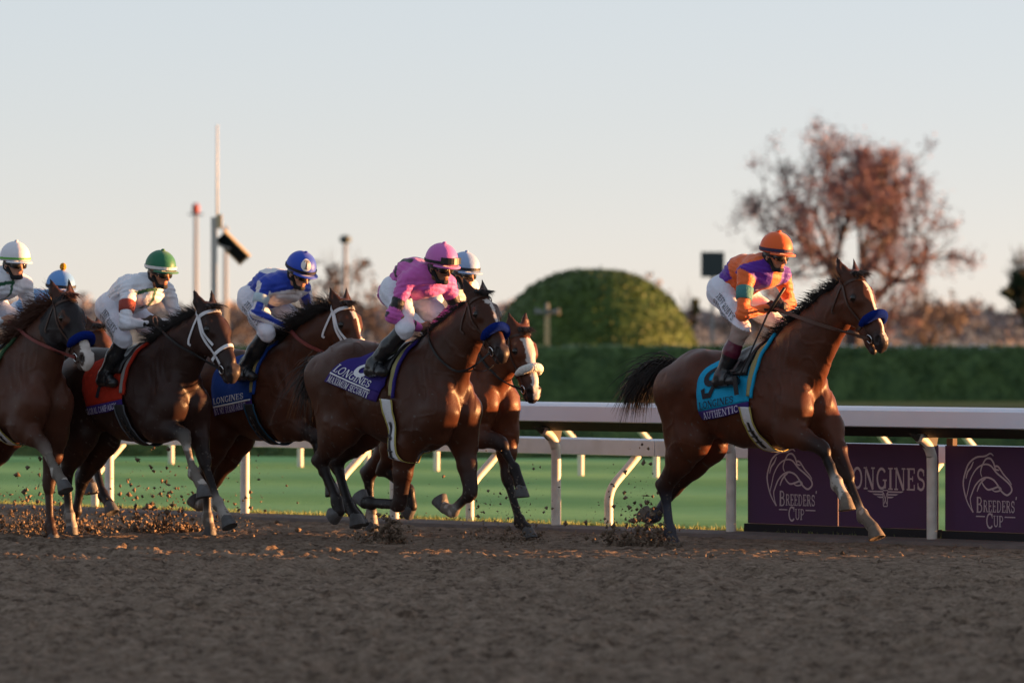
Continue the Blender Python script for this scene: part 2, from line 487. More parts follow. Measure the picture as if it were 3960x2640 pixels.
def build_horse(cfg):
    sh = cfg.get("dz", (0., 0.))                          # (withers, croup) height trims
    def Z(x, z): 
        t = np.clip(-x / .85, -.4, 1.3); return z + sh[0] * (1 - t) + sh[1] * t
    q = lambda x, z, y=0.: A(x, y, Z(x, z))
    st = [(.20, 1.16, .19, .14), (.08, 1.15, .29, .20), (-.10, 1.165, .35, .245), (-.35, 1.16, .345, .28), (-.60, 1.20, .315, .285), (-.80, 1.25, .29, .27), (-.95, 1.28, .27, .25)]
    P = []
    for a, b in zip(st[:-1], st[1:]):
        P.append(cap(q(a[0], a[1]), q(b[0], b[1]), a[2], b[2], a[3], b[3], k=.06))
    P += [cap(q(.06, 1.50), q(-.22, 1.47), .11, .09, .07, .09, k=.10), cap(q(-.62, 1.46), q(-.92, 1.45), .09, .11, .10, .12, k=.10),
          cap(q(-.2, 1.0), q(.05, .95), .15, .14, .13, .11, k=.08)]
    for s in (-1, 1):
        P += [cap(q(-.02, 1.45, s * .11), q(.28, 1.13, s * .13), .11, .14, .08, .10, k=.08),
              cap(q(-.14, 1.30, s * .17), q(.05, 1.05, s * .17), .13, .12, .07, .08, k=.09),
              cap(q(.30, 1.06, s * .085), q(.26, .95, s * .09), .105, .09, .085, .08, k=.05),
              cap(q(-.76, 1.34, s * .135), q(-1.06, 1.25, s * .13), .20, .185, .165, .15, k=.08)]
        P += [cap(q(.335, 1.30, s * .10), q(.345, 1.12, s * .085), .07, .10, .06, .08, k=.03),
              cap(q(-.02, 1.10, s * .215), q(.12, 1.00, s * .20), .085, .08, .045, .05, k=.04)]
        P += [cap(q(.10, 1.42, s * .205), q(.33, 1.06, s * .235), .012, k=.05, sub=True), cap(q(-.10, .95, s * .24), q(-.20, 1.30, s * .275), .012, k=.05, sub=True),
              cap(q(-.66, 1.18, s * .29), q(-.62, .98, s * .24), .014, k=.06, sub=True), cap(q(-1.02, 1.36, s * .255), q(-.98, 1.0, s * .285), .008, k=.05, sub=True)]
    P.append(cap(q(.44, 1.22), q(.40, .95), .012, k=.06, sub=True))
    # neck
    Pp, e1, e2, e3, L = head_frame(cfg)
    Lb = L
    H = lambda a, b, c: Pp + Lb * (a * e1 + 1.07 * b * e2 + 1.08 * c * e3)
    L0, L = L, L * 1.065
    B = q(.08, 1.34); E = H(.10, 0, -.12)
    cd = E - B; up = nrm(np.cross(cd, A(0, 1, 0))); up = up if up[2] > 0 else -up
    ctrl = B + cd * .5 + up * cfg.get("arch", .05)
    rs = [(.32, .175), (.265, .135), (.212, .105), (.168, .088), (.125, .076)]
    cen = [B * (1 - t) ** 2 + 2 * ctrl * t * (1 - t) + E * t * t for t in (0, .25, .5, .75, 1)]
    for i in range(4):
        P.append(cap(cen[i], cen[i + 1], rs[i][0], rs[i + 1][0], rs[i][1], rs[i + 1][1], k=.06))
    crest = [c + up * r[0] * .97 for c, r in zip(cen, rs)]
    # windpipe / jugular groove
    P.append(cap(q(.27, 1.17), cen[2] - up * .15, .085, .07, .07, .06, k=.06))
    P.append(cap(cen[2] - up * .15, cen[4] - up * .06, .07, .05, .06, .05, k=.06))
    # head
    hd = []
    hd += [cap(H(.03, 0, -.05), H(.20, 0, -.055), .09 * L, .105 * L, .078 * L, .096 * L, n=e2, k=.04),
           cap(H(.20, 0, -.055), H(.46, 0, -.062), .10 * L, .064 * L, .088 * L, .054 * L, n=e2, k=.04),
           cap(H(.46, 0, -.068), H(.595, 0, -.068), .062 * L, .058 * L, .05 * L, .055 * L, n=e2, k=.04, c="muz"),
           cap(H(.14, 0, .012), H(.50, 0, -.018), .036 * L, .03 * L, n=e2, k=.03),
           cap(H(.62, 0, -.075), H(.635, 0, -.10), .036 * L, .034 * L, .042 * L, .04 * L, n=e2, k=.025, c="muz"),
           cap(H(.54, 0, -.155 - cfg.get("mouth", 0)), H(.60, 0, -.15 - cfg.get("mouth", 0)), .03 * L, .03 * L, .034 * L, .033 * L, n=e2, k=.02, c="muz")]
    for s in (-1, 1):
        hd += [cap(H(.10, s * .052, -.155), H(.24, s * .048, -.15), .11 * L, .095 * L, .042 * L, .037 * L, n=e2, k=.035),
               cap(H(.24, s * .03, -.155), H(.52, s * .016, -.14 - .6 * cfg.get("mouth", 0)), .05 * L, .03 * L, .026 * L, .024 * L, n=e2, k=.03),
               cap(H(.155, s * .072, .0), H(.24, s * .076, -.02), .028 * L, .026 * L, n=e2, k=.03),
               cap(H(.29, s * .062, -.075), H(.40, s * .05, -.085), .016 * L, .012 * L, n=e2, k=.03),
               cap(H(.572, s * .036, -.035), H(.60, s * .038, -.06), .027 * L, .026 * L, n=e2, k=.02, c="muz"),
               cap(H(.578, s * .064, -.033), H(.606, s * .062, -.062), .019 * L, .016 * L, k=.008, sub=True)]
        tip = H(*cfg.get("ear", (-.17, .085, .0))); tip = tip if s > 0 else H(cfg.get("ear", (-.17, .085, 0))[0], -cfg.get("ear", (-.17, .085, 0))[1], cfg.get("ear", (-.17, .085, 0))[2])
        base = H(.012, s * .062, -.035); mid = base + (tip - base) * .42
        on = nrm(e3 + s * .5 * e2)
        P += [cap(base, mid, .036, .044, .028, .020, n=on, k=.02), cap(mid, tip, .044, .006, .019, .006, n=on, k=.012, c="eart"),
              cap(base + (tip - base) * .25 + on * .026, base + (tip - base) * .75 + on * .018, .014, .008, k=.012, sub=True)]
    P += hd
    # legs
    hoofs = []
    for nm, s in (("RF", -1), ("LF", 1)):
        lp, C, T = leg_prims(s, q(.29, 1.12, s * .15), cfg[nm], True, cfg, cfg.get("socks", {}).get(nm)); P += lp; hoofs.append((C, T))
    for nm, s in (("RH", -1), ("LH", 1)):
        stf = pt(*cfg[nm][0], s * .155)
        hip = q(-.90, 1.22, s * .13)
        P += [cap(hip, stf, .23, .17, .165, .13, k=.08), cap(q(-1.08, 1.27, s * .115), stf + (pt(*cfg[nm][1], s * .125) - stf) * .38 + A(-.05, 0, 0), .155, .10, .12, .08, k=.07)]
        lp, C, T = leg_prims(s, None, cfg[nm], False, cfg, cfg.get("socks", {}).get(nm)); P += lp; hoofs.append((C, T))
    # dock of the tail
    tl = cfg.get("tail", [(-1.16, 1.44), (-1.32, 1.45), (-1.45, 1.36)])
    P.append(cap(q(-1.08, 1.44), pt(*tl[1]), .05, .03, k=.04, c="dark"))
    return P, H, (Pp, e1, e2, e3, L0), crest, hoofs, q, tl, up

def horse_colors(P, V, cfg, hf):
    pal = dict(coat=cfg["coat"], dark=cfg.get("dark", (.012, .010, .011)), white=(.55, .50, .45), band=(.05, .058, .085),
               muz=cfg.get("muz", (.035, .028, .028)), eart=(.012, .01, .01))
    pal["mix"] = tuple(np.array(pal["coat"]) * .35 + np.array(pal["dark"]) * .65)
    C = paint(P, V, pal)
    Pp, e1, e2, e3, L = hf
    X = (V - Pp) / L
    a, b, c = X @ e1, X @ e2, X @ e3
    nz = (vnoise(a * 60 + 9, b * 60 + 3, 3) - .5) * .012
    on_head = (a > -.05) & (a < .72) & (np.abs(b) < .14) & (c > -.3) & (c < .12)
    if "blaze" in cfg:
        for (a0, a1, w0, w1, bo, cmin) in cfg["blaze"]:
            t = np.clip((a - a0) / (a1 - a0), 0, 1); w = w0 + (w1 - w0) * t
            m = on_head & (a > a0 + nz) & (a < a1 + nz) & (np.abs(b - bo + nz) < w) & (c > cmin)
            C[m] = (.72, .66, .62)
    # nostril interior
    for s in (-1, 1):
        dn = np.sqrt((a - .588) ** 2 + (b - s * .058) ** 2 + (c + .045) ** 2)
        C[on_head & (dn < .031)] = (.012, .006, .006)
    if cfg.get("hood"):
        m = on_head & (a > .0) & (a < .44) & ~((np.abs(a - .21) < .06) & (np.abs(b) > .07) & (np.abs(c + .035) < .055))
        C[m] = (.018, .018, .022)
        m2 = (a > .05) & (a < .44) & (c < -.02) & (c > -.34) & (np.abs(b) < .13)
        C[m2 & ~((np.abs(a - .21) < .06) & (np.abs(b) > .07) & (np.abs(c + .035) < .055))] = (.018, .018, .022)
    # splashed dirt on the lower body
    sp = vnoise(V[:, 0] * 70 + 3, V[:, 2] * 70 + 40 * V[:, 1], 6) - .10 * np.clip(V[:, 2] - .55, 0, 2)
    C[(sp > .90) & (V[:, 2] < 1.3)] = (.11, .092, .08)
    hz = np.clip((.55 - V[:, 2]) / .5, 0, 1)[:, None] * (.03 + .16 * vnoise(V[:, 0] * 14, V[:, 2] * 14, 8))[:, None]
    C = C * (1 - hz) + A(.115, .096, .084) * hz
    for s in (-1, 1):                                     # dark skin round the eye
        de = np.sqrt((a - .20) ** 2 + ((b - s * .095) * .8) ** 2 + (c + .03) ** 2); C[on_head & (de < .040)] = C[on_head & (de < .040)] * .35
    # dirt on white legs
    low = V[:, 2] < .75
    wh = low & (C[:, 0] > .3)
    dn = vnoise(V[:, 0] * 22 + 5, V[:, 2] * 22, 5)
    C[wh & (dn < .62)] = (.19, .165, .14)
    return C

def strands(name, roots, dirs, lens, mat, parent, r0=.006, droop=.6, jit=.35, seed=0, seg=5, clump=0):
    """tapered locks of hair"""
    g = np.random.default_rng(seed); R = np.asarray(roots, float); n = len(R); L = np.asarray(lens, float)
    D = np.asarray(dirs, float); D = D / (np.linalg.norm(D, axis=1, keepdims=True) + 1e-9)
    wob = g.normal(0, jit, (n, 3)); ph = g.random(n) * 2; kick = g.normal(0, jit, (n, 3)) * .5
    if clump:                                             # neighbouring hairs run together in locks
        k = g.integers(0, clump, n); cw = g.normal(0, jit, (clump, 3)); ck = g.normal(0, jit, (clump, 3)) * .5
        wob = cw[k] + wob * .25; kick = ck[k] + kick * .3; ph = k * .37
    D = D + kick; D /= np.linalg.norm(D, axis=1, keepdims=True)
    cur = R.copy(); pts = [cur.copy()]
    for i in range(seg):
        D = D + A(0, 0, -droop / seg) + wob / seg * np.sin(i * 1.7 + ph)[:, None]; D /= np.linalg.norm(D, axis=1, keepdims=True)
        cur = cur + D * (L / seg)[:, None]; pts.append(cur.copy())
    rr = r0 * (.6 + .7 * g.random(n)); V = np.zeros((n, seg + 1, 3, 3))
    for i in range(seg + 1):
        t = pts[min(i + 1, seg)] - pts[max(i - 1, 0)]; t /= np.linalg.norm(t, axis=1, keepdims=True) + 1e-9
        s1 = np.cross(t, A(.3, .2, 1)); s1 /= np.linalg.norm(s1, axis=1, keepdims=True) + 1e-9; s2 = np.cross(t, s1); r = (rr * (1 - (i / seg) ** 1.5 * .92))[:, None]
        V[:, i, 0] = pts[i] + s1 * r; V[:, i, 1] = pts[i] - .5 * s1 * r + .87 * s2 * r; V[:, i, 2] = pts[i] - .5 * s1 * r - .87 * s2 * r
    base = (np.arange(n) * (seg + 1) * 3)[:, None, None, None]; ii = np.arange(seg)[None, :, None, None] * 3; kk = np.arange(3)[None, None, :, None]
    F = np.concatenate([base + ii + kk, base + ii + (kk + 1) % 3, base + ii + 3 + (kk + 1) % 3, base + ii + 3 + kk], 3).reshape(-1, 4)
    return mesh_obj(name, V.reshape(-1, 3), F, mat, parent)

def drape(P, q, fx0, fx1, f0, f1, off, nu=14, nv=26, side=-1, zc=1.22, thick=.006):
    """sheet laid on the trunk: fx0/fx1(phi) give the edges along the body, phi runs from the spine down one side"""
    U, W = np.meshgrid(np.linspace(0, 1, nu), np.linspace(0, 1, nv), indexing='ij')
    return drape_pts(P, q, lambda u, w: (fx0(f0 + (f1(u) - f0) * w) * (1 - u) + fx1(f0 + (f1(u) - f0) * w) * u, f0 + (f1(u) - f0) * w), U, W, off, side, zc, thick)
def on_trunk(P, q, x, phi, off, side=-1, zc=1.22):
    x = np.asarray(x, float); ph = np.radians(np.asarray(phi, float))
    O = np.stack([x, 0 * x, np.array([q(xx, zc)[2] for xx in x])], 1)
    d = np.stack([0 * x, side * np.sin(ph), np.cos(ph)], 1)
    return raycast(P, O, d, off)
def drape_pts(P, q, fn, U, W, off, side, zc, thick):
    nu, nv = U.shape
    xs, ph = [], []
    for u, w in zip(U.ravel(), W.ravel()):
        a, b = fn(u, w); xs.append(a); ph.append(b)
    X, N = on_trunk(P, q, xs, ph, off, side, zc)
    X = X + N * (.0035 * np.sin(np.array(xs) * 46 + np.array(ph) * .11) * np.sin(np.array(ph) * .17 + np.array(xs) * 9))[:, None]
    X2 = X - N * thick
    n = nu * nv
    V = np.concatenate([X, X2]); F = []
    for i in range(nu - 1):
        for j in range(nv - 1):
            a = i * nv + j; F += [(a, a + 1, a + nv + 1, a + nv), (n + a, n + a + nv, n + a + nv + 1, n + a + 1)]
    ring = [i * nv for i in range(nu)] + [(nu - 1) * nv + j for j in range(1, nv)] + [i * nv + nv - 1 for i in range(nu - 2, -1, -1)] + list(range(nv - 2, 0, -1))
    for k in range(len(ring)):
        a, b = ring[k], ring[(k + 1) % len(ring)]; F.append((a, b, n + b, n + a))
    if side < 0: F = [f[::-1] for f in F]
    return V, F

def text_on_trunk(P, q, txt, x0, x1, ph0, ph1, off, slope=0., side=-1, zc=1.22):
    """letters between x0..x1 (reading towards the head), baseline phi ph0 up to ph1 (degrees)"""
    V, F, w = text_mesh(txt)
    u = V[:, 0] / w
    x = x0 + (x1 - x0) * u; ph = ph0 + (ph1 - ph0) * V[:, 1] + slope * u
    X, N = on_trunk(P, q, x, ph, off, side, zc)
    return X, F

def horse_material(name, rough=.42):
    return material(name, vcol=True, rough=rough, spec=.20, sheen=.0, noise=(3.5, .5, (.016, .007, .005)), bump=(120., .12, 3))

def make_horse(cfg):
    O = cfg["O"]
    root = empty("racehorse", (O[0], O[1], 0), -TH)
    tag(root, cfg["label"], "horse", "racehorses galloping on the dirt track")
    P, H, hf, crest, hoofs, q, tl, nup = build_horse(cfg)
    V, Q, F = polygonize(P, cfg.get("h", .011))
    C = horse_colors(P, V, cfg, hf)
    # muscle relief and veins under the skin
    u, w = V[:, 0] * .85 + V[:, 1] * 1.1, V[:, 2] + .25 * V[:, 1]
    sd = cfg.get("seed", 1) * 13.
    dd = .011 * (vnoise(u * 6.5 + sd, w * 6.5, 31) - .5) + .006 * (vnoise(u * 15 + sd, w * 15, 32) - .5)
    dd += .0035 * np.sin(u * 95 + 7 * vnoise(u * 5, w * 5, 36)) * np.clip(1 - np.abs(V[:, 0] - .20) / .12, 0, 1) * np.clip(1 - np.abs(V[:, 2] - 1.42) / .3, 0, 1)
    vr = 1 - np.abs(2 * vnoise(u * 8.5 + sd, w * 8.5 + 3, 33) - 1); vm = (vnoise(u * 3 + sd, w * 3, 34) > .42)
    dd += .0045 * np.clip((vr - .86) / .14, 0, 1) * vm * (V[:, 2] > .5)
    V = V + gradf(F, V) * dd[:, None] * (np.clip((V[:, 2] - .35) / .3, .15, 1))[:, None]
    prims, P = P, F
    body = mesh_obj("body", V, Q, horse_material("horse_coat"), root, cols=C)
    Pp, e1, e2, e3, L = hf
    # hooves and eyes
    for i, (c, t) in enumerate(hoofs):
        mb = MB(); hoof_mesh(c, t, mb)
        mb.build("hoof", material("hoof_" + cfg.get("hoofc", "grey"), {"grey": (.10, .10, .105), "tan": (.16, .125, .095)}[cfg.get("hoofc", "grey")], .6, noise=(18, .6, (.05, .04, .035)), bump=(40, .3)), root, True)
    for s in (-1, 1):
        ep, _ = project(P, [H(.20, s * .10, -.028)], -.004, 8)
        bm = bmesh.new(); bmesh.ops.create_uvsphere(bm, u_segments=12, v_segments=8, radius=.026)
        me = bpy.data.meshes.new("eye"); bm.to_mesh(me); bm.free()
        for p in me.polygons: p.use_smooth = True
        me.materials.append(material("horse_eye", (.006, .004, .003), .08, .6))
        e = bpy.data.objects.new("eye", me); COL.objects.link(e); e.parent = root; e.location = ep[0]
    # mane
    g = np.random.default_rng(cfg.get("seed", 1))
    hm = material("hair_" + cfg.get("hair", "black"), {"black": (.020, .0145, .0125), "brown": (.075, .028, .016)}[cfg.get("hair", "black")], .45, .4)
    cr = catmull(np.array(crest[::-1]), 12)
    cr = cr[: int(len(cr) * .92)]
    n = cfg.get("mane_n", 260) * 4
    idx = g.random(n) * (len(cr) - 1); i0 = idx.astype(int); fr = (idx - i0)[:, None]
    R = cr[i0] * (1 - fr) + cr[np.minimum(i0 + 1, len(cr) - 1)] * fr
    R = R + np.stack([np.zeros(n), g.normal(0, .014, n), np.full(n, -.012)], 1)
    sd = cfg.get("mane_side", -1)
    up = cfg.get("mane_up", .6)
    D = np.stack([np.full(n, -.55), np.where(g.random(n) < .75, sd, -sd) * (.25 + .5 * g.random(n)), up * (.5 + g.random(n))], 1)
    strands("mane", R, D, cfg.get("mane_len", .15) * (.5 + .8 * g.random(n)), hm, root, .0042, 1.1, .42, cfg.get("seed", 1), 6, 60)
    fl = 160
    R = np.array([H(-.01 + .02 * g.random(), g.normal(0, .025), .03) for _ in range(fl)]); D = np.array([e1 * .5 + e3 * .6 + e2 * g.normal(0, .4) for _ in range(fl)])
    strands("forelock", R, D, .09 * (.6 + .7 * g.random(fl)), hm, root, .004, .5, .4, 4, 5, 12)
    # tail
    T3 = catmull([pt(*p) for p in tl], 10); n = cfg.get("tail_n", 420) * 4
    i0 = (g.random(n) ** .8 * (len(T3) * .98)).astype(int)
    R = T3[i0] + g.normal(0, .026, (n, 3))
    tdir = np.array([nrm(T3[min(i + 1, len(T3) - 1)] - T3[max(i - 1, 0)]) for i in i0])
    fan = cfg.get("tail_fan", .35)
    D = tdir + A(-.1, 0, -.25) + g.normal(0, fan, (n, 3)) * A(.7, .9, 1.)
    strands("tail", R, D, cfg.get("tail_len", .5) * (.45 + .75 * g.random(n)), hm, root, .0045, cfg.get("tail_droop", 1.3), .34, cfg.get("seed", 1) + 7, 8, 70)
    make_tack(cfg, root, P, H, hf, q)
    return root, P, H, hf, q

def make_tack(cfg, root, P, H, hf, q):
    Pp, e1, e2, e3, L = hf
    lc = cfg.get("leather", "brown")
    lm = material("leather_" + lc, {"brown": (.055, .026, .018), "white": (.70, .70, .74), "black": (.012, .012, .013)}[lc], .5, .4)
    met = material("bit_metal", (.55, .55, .56), .25, .5, 1.0)
    w = .02 if lc != "white" else .028
    br = empty("bridle"); br.parent = root
    def strap(name, pts, width, mat=lm, off=.006, thick=.006, n=6):
        X, N = project(P, catmull([H(*p) for p in pts], n), off, 8)
        mb = MB(); mb.ribbon(X, N, width, thick); return mb.build(name, mat, br)
    a0 = .055
    strap("browband", [(a0, -.10, -.05), (.06, -.085, .02), (.065, -.04, .06), (.066, 0, .07), (.065, .04, .06), (.06, .085, .02), (a0, .10, -.05)], w)
    for s in (-1, 1):
        strap("cheekpiece", [(-.035, 0, -.03), (-.02, s * .06, -.075), (.05, s * .10, -.07), (.2, s * .10, -.10), (.36, s * .075, -.10), (.49, s * .07, -.10)], w * .9)
        if lc == "white" or cfg.get("blinkstrap"):
            strap("noseband_hanger", [(.05, s * .10, -.06), (.2, s * .10, -.07), (.33, s * .075, -.06)], w * .7)
    strap("throatlatch", [(.04, -.10, -.08), (.10, -.10, -.19), (.13, -.06, -.26), (.14, 0, -.28), (.13, .06, -.26), (.10, .10, -.19), (.04, .10, -.08)], w * .7)
    an = cfg.get("roll_a", .40)
    loop = [(an, math.sin(t) * .085, -.06 + math.cos(t) * .10) for t in np.linspace(0, 2 * math.pi, 17)]
    strap("noseband", loop, w)
    if cfg.get("roll"):
        rm = {"blue": material("roll_blue", (.008, .022, .17), 1., .02, bump=(140, .9, 2)), "white": material("roll_white", (.72, .70, .66), .95, .1, bump=(60, .9, 2))}[cfg["roll"]]
        ln = [(an + .01, math.sin(t) * .08, -.05 + math.cos(t) * .09) for t in np.linspace(-2.0, 2.0, 15)]
        X, N = project(P, catmull([H(*p) for p in ln], 3), .026, 8)
        rr = [.036 * min(1, .55 + 3.2 * min(i, len(X) - 1 - i) / len(X)) for i in range(len(X))]
        mb = MB(); mb.tube(X, rr, 12); o = mb.build("shadow_roll", rm, br, True)
        o["label"] = {"blue": "fuzzy royal blue noseband roll", "white": "thick white sheepskin noseband roll"}[cfg["roll"]]
    hands = cfg.get("hands", [])
    for s in (-1, 1):
        bc = H(.535, s * .072, -.115)
        (bc,), (bn,) = project(P, [bc], .012)
        t1 = nrm(np.cross(bn, e3)); t2 = np.cross(bn, t1)
        mb = MB(); mb.tube([bc + .034 * (math.cos(a) * t1 + math.sin(a) * t2) for a in np.linspace(0, 2 * math.pi, 19)], .006, 6, False)
        mb.build("bit_ring", met, br, True)
        if hands:
            h = hands[0 if s < 0 else 1]
            hp = pt(h[0], h[2], s * h[1] if len(h) == 3 else h[1])
            sag = cfg.get("rein_sag", .06)
            path = []
            for t in np.linspace(0, 1, 22):
                p = bc * (1 - t) + hp * t; p = p + A(0, s * .05 * math.sin(math.pi * t), -sag * math.sin(math.pi * t)); path.append(p)
            path = np.array(path)
            d = evalf(P, path)
            for _ in range(5):
                d = evalf(P, path); m = d < .014
                path = path + (m * (.014 - d))[:, None] * gradf(P, path)
            N = gradf(P, path)
            mb = MB(); mb.ribbon(path, N, cfg.get("rein_w", .022), .006); mb.build("rein", material("rein_" + cfg.get("reinc", "brown"), {"brown": (.075, .036, .024), "black": (.012, .012, .013), "red": (.16, .03, .025)}[cfg.get("reinc", "brown")], .6), br)
    # saddle cloth
    x_r, x_f = cfg.get("cloth_x", (-.62, -.10))
    pb = cfg.get("cloth_b", (126., 112.))               # how far down the side it hangs, rear and front
    sc = empty("saddle_cloth"); sc.parent = root
    cm = material("cloth_" + cfg["cloth"][0], cfg["cloth"][1], .75, .2, bump=(120, .25), noise=(9, .25, tuple(.7 * np.array(cfg["cloth"][1]))))
    nm = material("cloth_band_purple", (.045, .022, .16), .75, .2, bump=(120, .25), noise=(9, .25, (.03, .015, .11)))
    slx = cfg.get("cloth_slant", 0.)
    er = lambda ph: x_r + .22 * max(0, 1 - (ph / 75.)) ** 1.6 + slx * max(0, ph - 40) / 80.
    ef = lambda ph: x_f + slx * .5 * max(0, ph - 40) / 80.
    band = 13.5
    for s in (-1, 1):
        v, f = drape(P, q, er, ef, 0., lambda u: pb[0] + (pb[1] - pb[0]) * u - band, .012, side=s); mesh_obj("cloth_panel", v, f, cm, sc)
        U, W = np.meshgrid(np.linspace(0, 1, 12), np.linspace(0, 1, 6), indexing='ij')
        def fb(u, w_):
            top = pb[0] + (pb[1] - pb[0]) * u - band; ph = top + band * w_; return er(ph) * (1 - u) + ef(ph) * u, ph
        v, f = drape_pts(P, q, fb, U, W, .0135, s, 1.22, .006); mesh_obj("name_band", v, f, nm, sc)
    if "texts" in cfg:
        for (txt, u0, u1, w0, w1, colr) in cfg["texts"]:
            tm = material("lettering_" + colr, {"black": (.012, .012, .02), "white": (.72, .72, .76), "lilac": (.55, .52, .70)}[colr], .7)
            def place(V2, wd):
                u = u0 + (u1 - u0) * V2[:, 0] / wd; xs, ph = [], []
                for uu, vv in zip(u, V2[:, 1]):
                    p = pb[0] + (pb[1] - pb[0]) * uu - band + (w0 + (w1 - w0) * vv)
                    xs.append(er(p) * (1 - uu) + ef(p) * uu); ph.append(p)
                return on_trunk(P, q, xs, ph, .021)[0]
            V2, F2, wd = text_mesh(txt)
            mesh_obj("lettering", place(V2, wd), F2, tm, sc, False)
    for (u0, u1, w0, w1, colr) in cfg.get("stripes", []):
        tm = material("lettering_" + colr, (.72, .72, .76), .7)
        U, W = np.meshgrid(np.linspace(0, 1, 16), np.linspace(0, 1, 3), indexing='ij')
        def fs(u, w_):
            u = u0 + (u1 - u0) * u; p = pb[0] + (pb[1] - pb[0]) * u - band + w0 + (w1 - w0) * w_
            return er(p) * (1 - u) + ef(p) * u, p
        v, f = drape_pts(P, q, fs, U, W, .019, -1, 1.22, .003); mesh_obj("cloth_stripe", v, f, tm, sc)
    # saddle, pad, girth
    sd = empty("saddle"); sd.parent = root
    sm = material("saddle_leather", (.014, .013, .014), .35, .5, bump=(60, .2))
    pad = material("saddle_pad_" + cfg.get("padc", "olive"), {"olive": (.30, .27, .12), "grey": (.25, .25, .24), "dark": (.03, .03, .035)}[cfg.get("padc", "olive")], .85)
    for s in (-1, 1):
        v, f = drape(P, q, lambda p: x_f - .30 + .12 * (p / 80), lambda p: x_f - .03, 0., lambda u: 62., .045, side=s, nv=14, thick=.03); mesh_obj("saddle_flap", v, f, sm, sd)
        v, f = drape(P, q, lambda p: x_f - .01, lambda p: x_f + .045 - .02 * (p / 90), 0., lambda u: 92., .028, side=s, nu=5, thick=.024); mesh_obj("saddle_pad", v, f, pad, sd)
        v, f = drape(P, q, lambda p: x_f + .047 - .02 * (p / 90), lambda p: x_f + .062 - .02 * (p / 90), 0., lambda u: 95., .030, side=s, nu=3, thick=.026); mesh_obj("pad_trim", v, f, cm, sd)
    gm = {"white": material("girth_white", (.62, .62, .64), .8, bump=(60, .3)), "black": material("girth_black", (.02, .02, .022), .7)}[cfg.get("girthc", "white")]
    ge = {"white": material("girth_edge_gold", (.38, .32, .08), .8), "black": material("girth_edge_" + cfg.get("girthe", "grey"), {"grey": (.09, .10, .12), "teal": (.01, .07, .14)}[cfg.get("girthe", "grey")], .8)}[cfg.get("girthc", "white")]
    gx = lambda p: x_f - .075 + cfg.get("girth_run", .10) * ((p - 60) / 120.)
    for s in (-1, 1):
        v, f = drape(P, q, lambda p: gx(p) - .055, lambda p: gx(p) + .055, pb[1] - 6., lambda u: 180., .024, side=s, nu=5, nv=30); mesh_obj("girth", v, f, gm, sd)
        for e in (-.062, .056):
            v, f = drape(P, q, lambda p: gx(p) + e, lambda p: gx(p) + e + .014, pb[1] - 6., lambda u: 180., .026, side=s, nu=2, nv=30); mesh_obj("girth_edge", v, f, ge, sd)
        # buckle strap
        v, f = drape(P, q, lambda p: gx(p) - .012, lambda p: gx(p) + .012, 128., lambda u: 165., .032, side=s, nu=3, nv=12); mesh_obj("girth_strap", v, f, sm, sd)
        for ph in (138., 146., 154.):
            v, f = drape(P, q, lambda p: gx(p) - .03, lambda p: gx(p) + .03, ph, lambda u: ph + 1.6, .036, side=s, nu=4, nv=2); mesh_obj("buckle", v, f, sm, sd)
    return root
# ------------------------------------------------------------------ the seven horses (metres, x ahead of the withers, z above the track)
BAY = (.085, .030, .016)
HORSES = {}
HORSES["h1"] = dict(O=tuple(A(1.959, 44.576) + FWD * .20), label="leading bay racehorse with white blaze and sky blue saddle cloth", coat=(.102, .031, .0145),
    poll=(.82, 2.145), nose=(1.195, 1.635), arch=.07, mouth=.02, yaw=0, blaze=[(.10, .20, .028, .028, .02, -.02), (.18, .50, .022, .010, .005, -.03), (.45, .62, .012, .02, .01, -.04)],
    RF=[(.26, .94), (.61, .815), (.75, .545), (.83, .425), (.95, .32)], LF=[(.38, .95), (.60, .61), (.80, .29), (.915, .20), (1.065, .12)],
    RH=[(-.83, .87), (-1.18, .47), (-1.135, .13), (-1.10, .04), (-1.03, -.03)], LH=[(-.98, .82), (-1.33, .46), (-1.54, .225), (-1.61, .21), (-1.72, .20)],
    socks=dict(RF="pastern", LF="pastern", RH="band", LH="band"), hoofc="tan", dz=(0., -.01), roll="blue", roll_a=.40, leather="brown", reinc="brown", rein_w=.028,
    cloth=("sky", (.012, .36, .64)), cloth_x=(-.62, -.06), cloth_b=(128., 114.),
    texts=[("9", .09, .40, -15, -68, "black"), ("LONGINES", .06, .72, -3, -13, "black"), ("AUTHENTIC", .10, .80, 11.5, 2., "lilac")],
    tail=[(-1.16, 1.44), (-1.38, 1.45), (-1.58, 1.36)], tail_len=.40, tail_fan=.34, tail_droop=1.2, tail_n=260, mane_len=.13, mane_up=.8, hands=[(.03, .08, 1.89), (.04, .06, 1.89)], rein_sag=.0, seed=1)
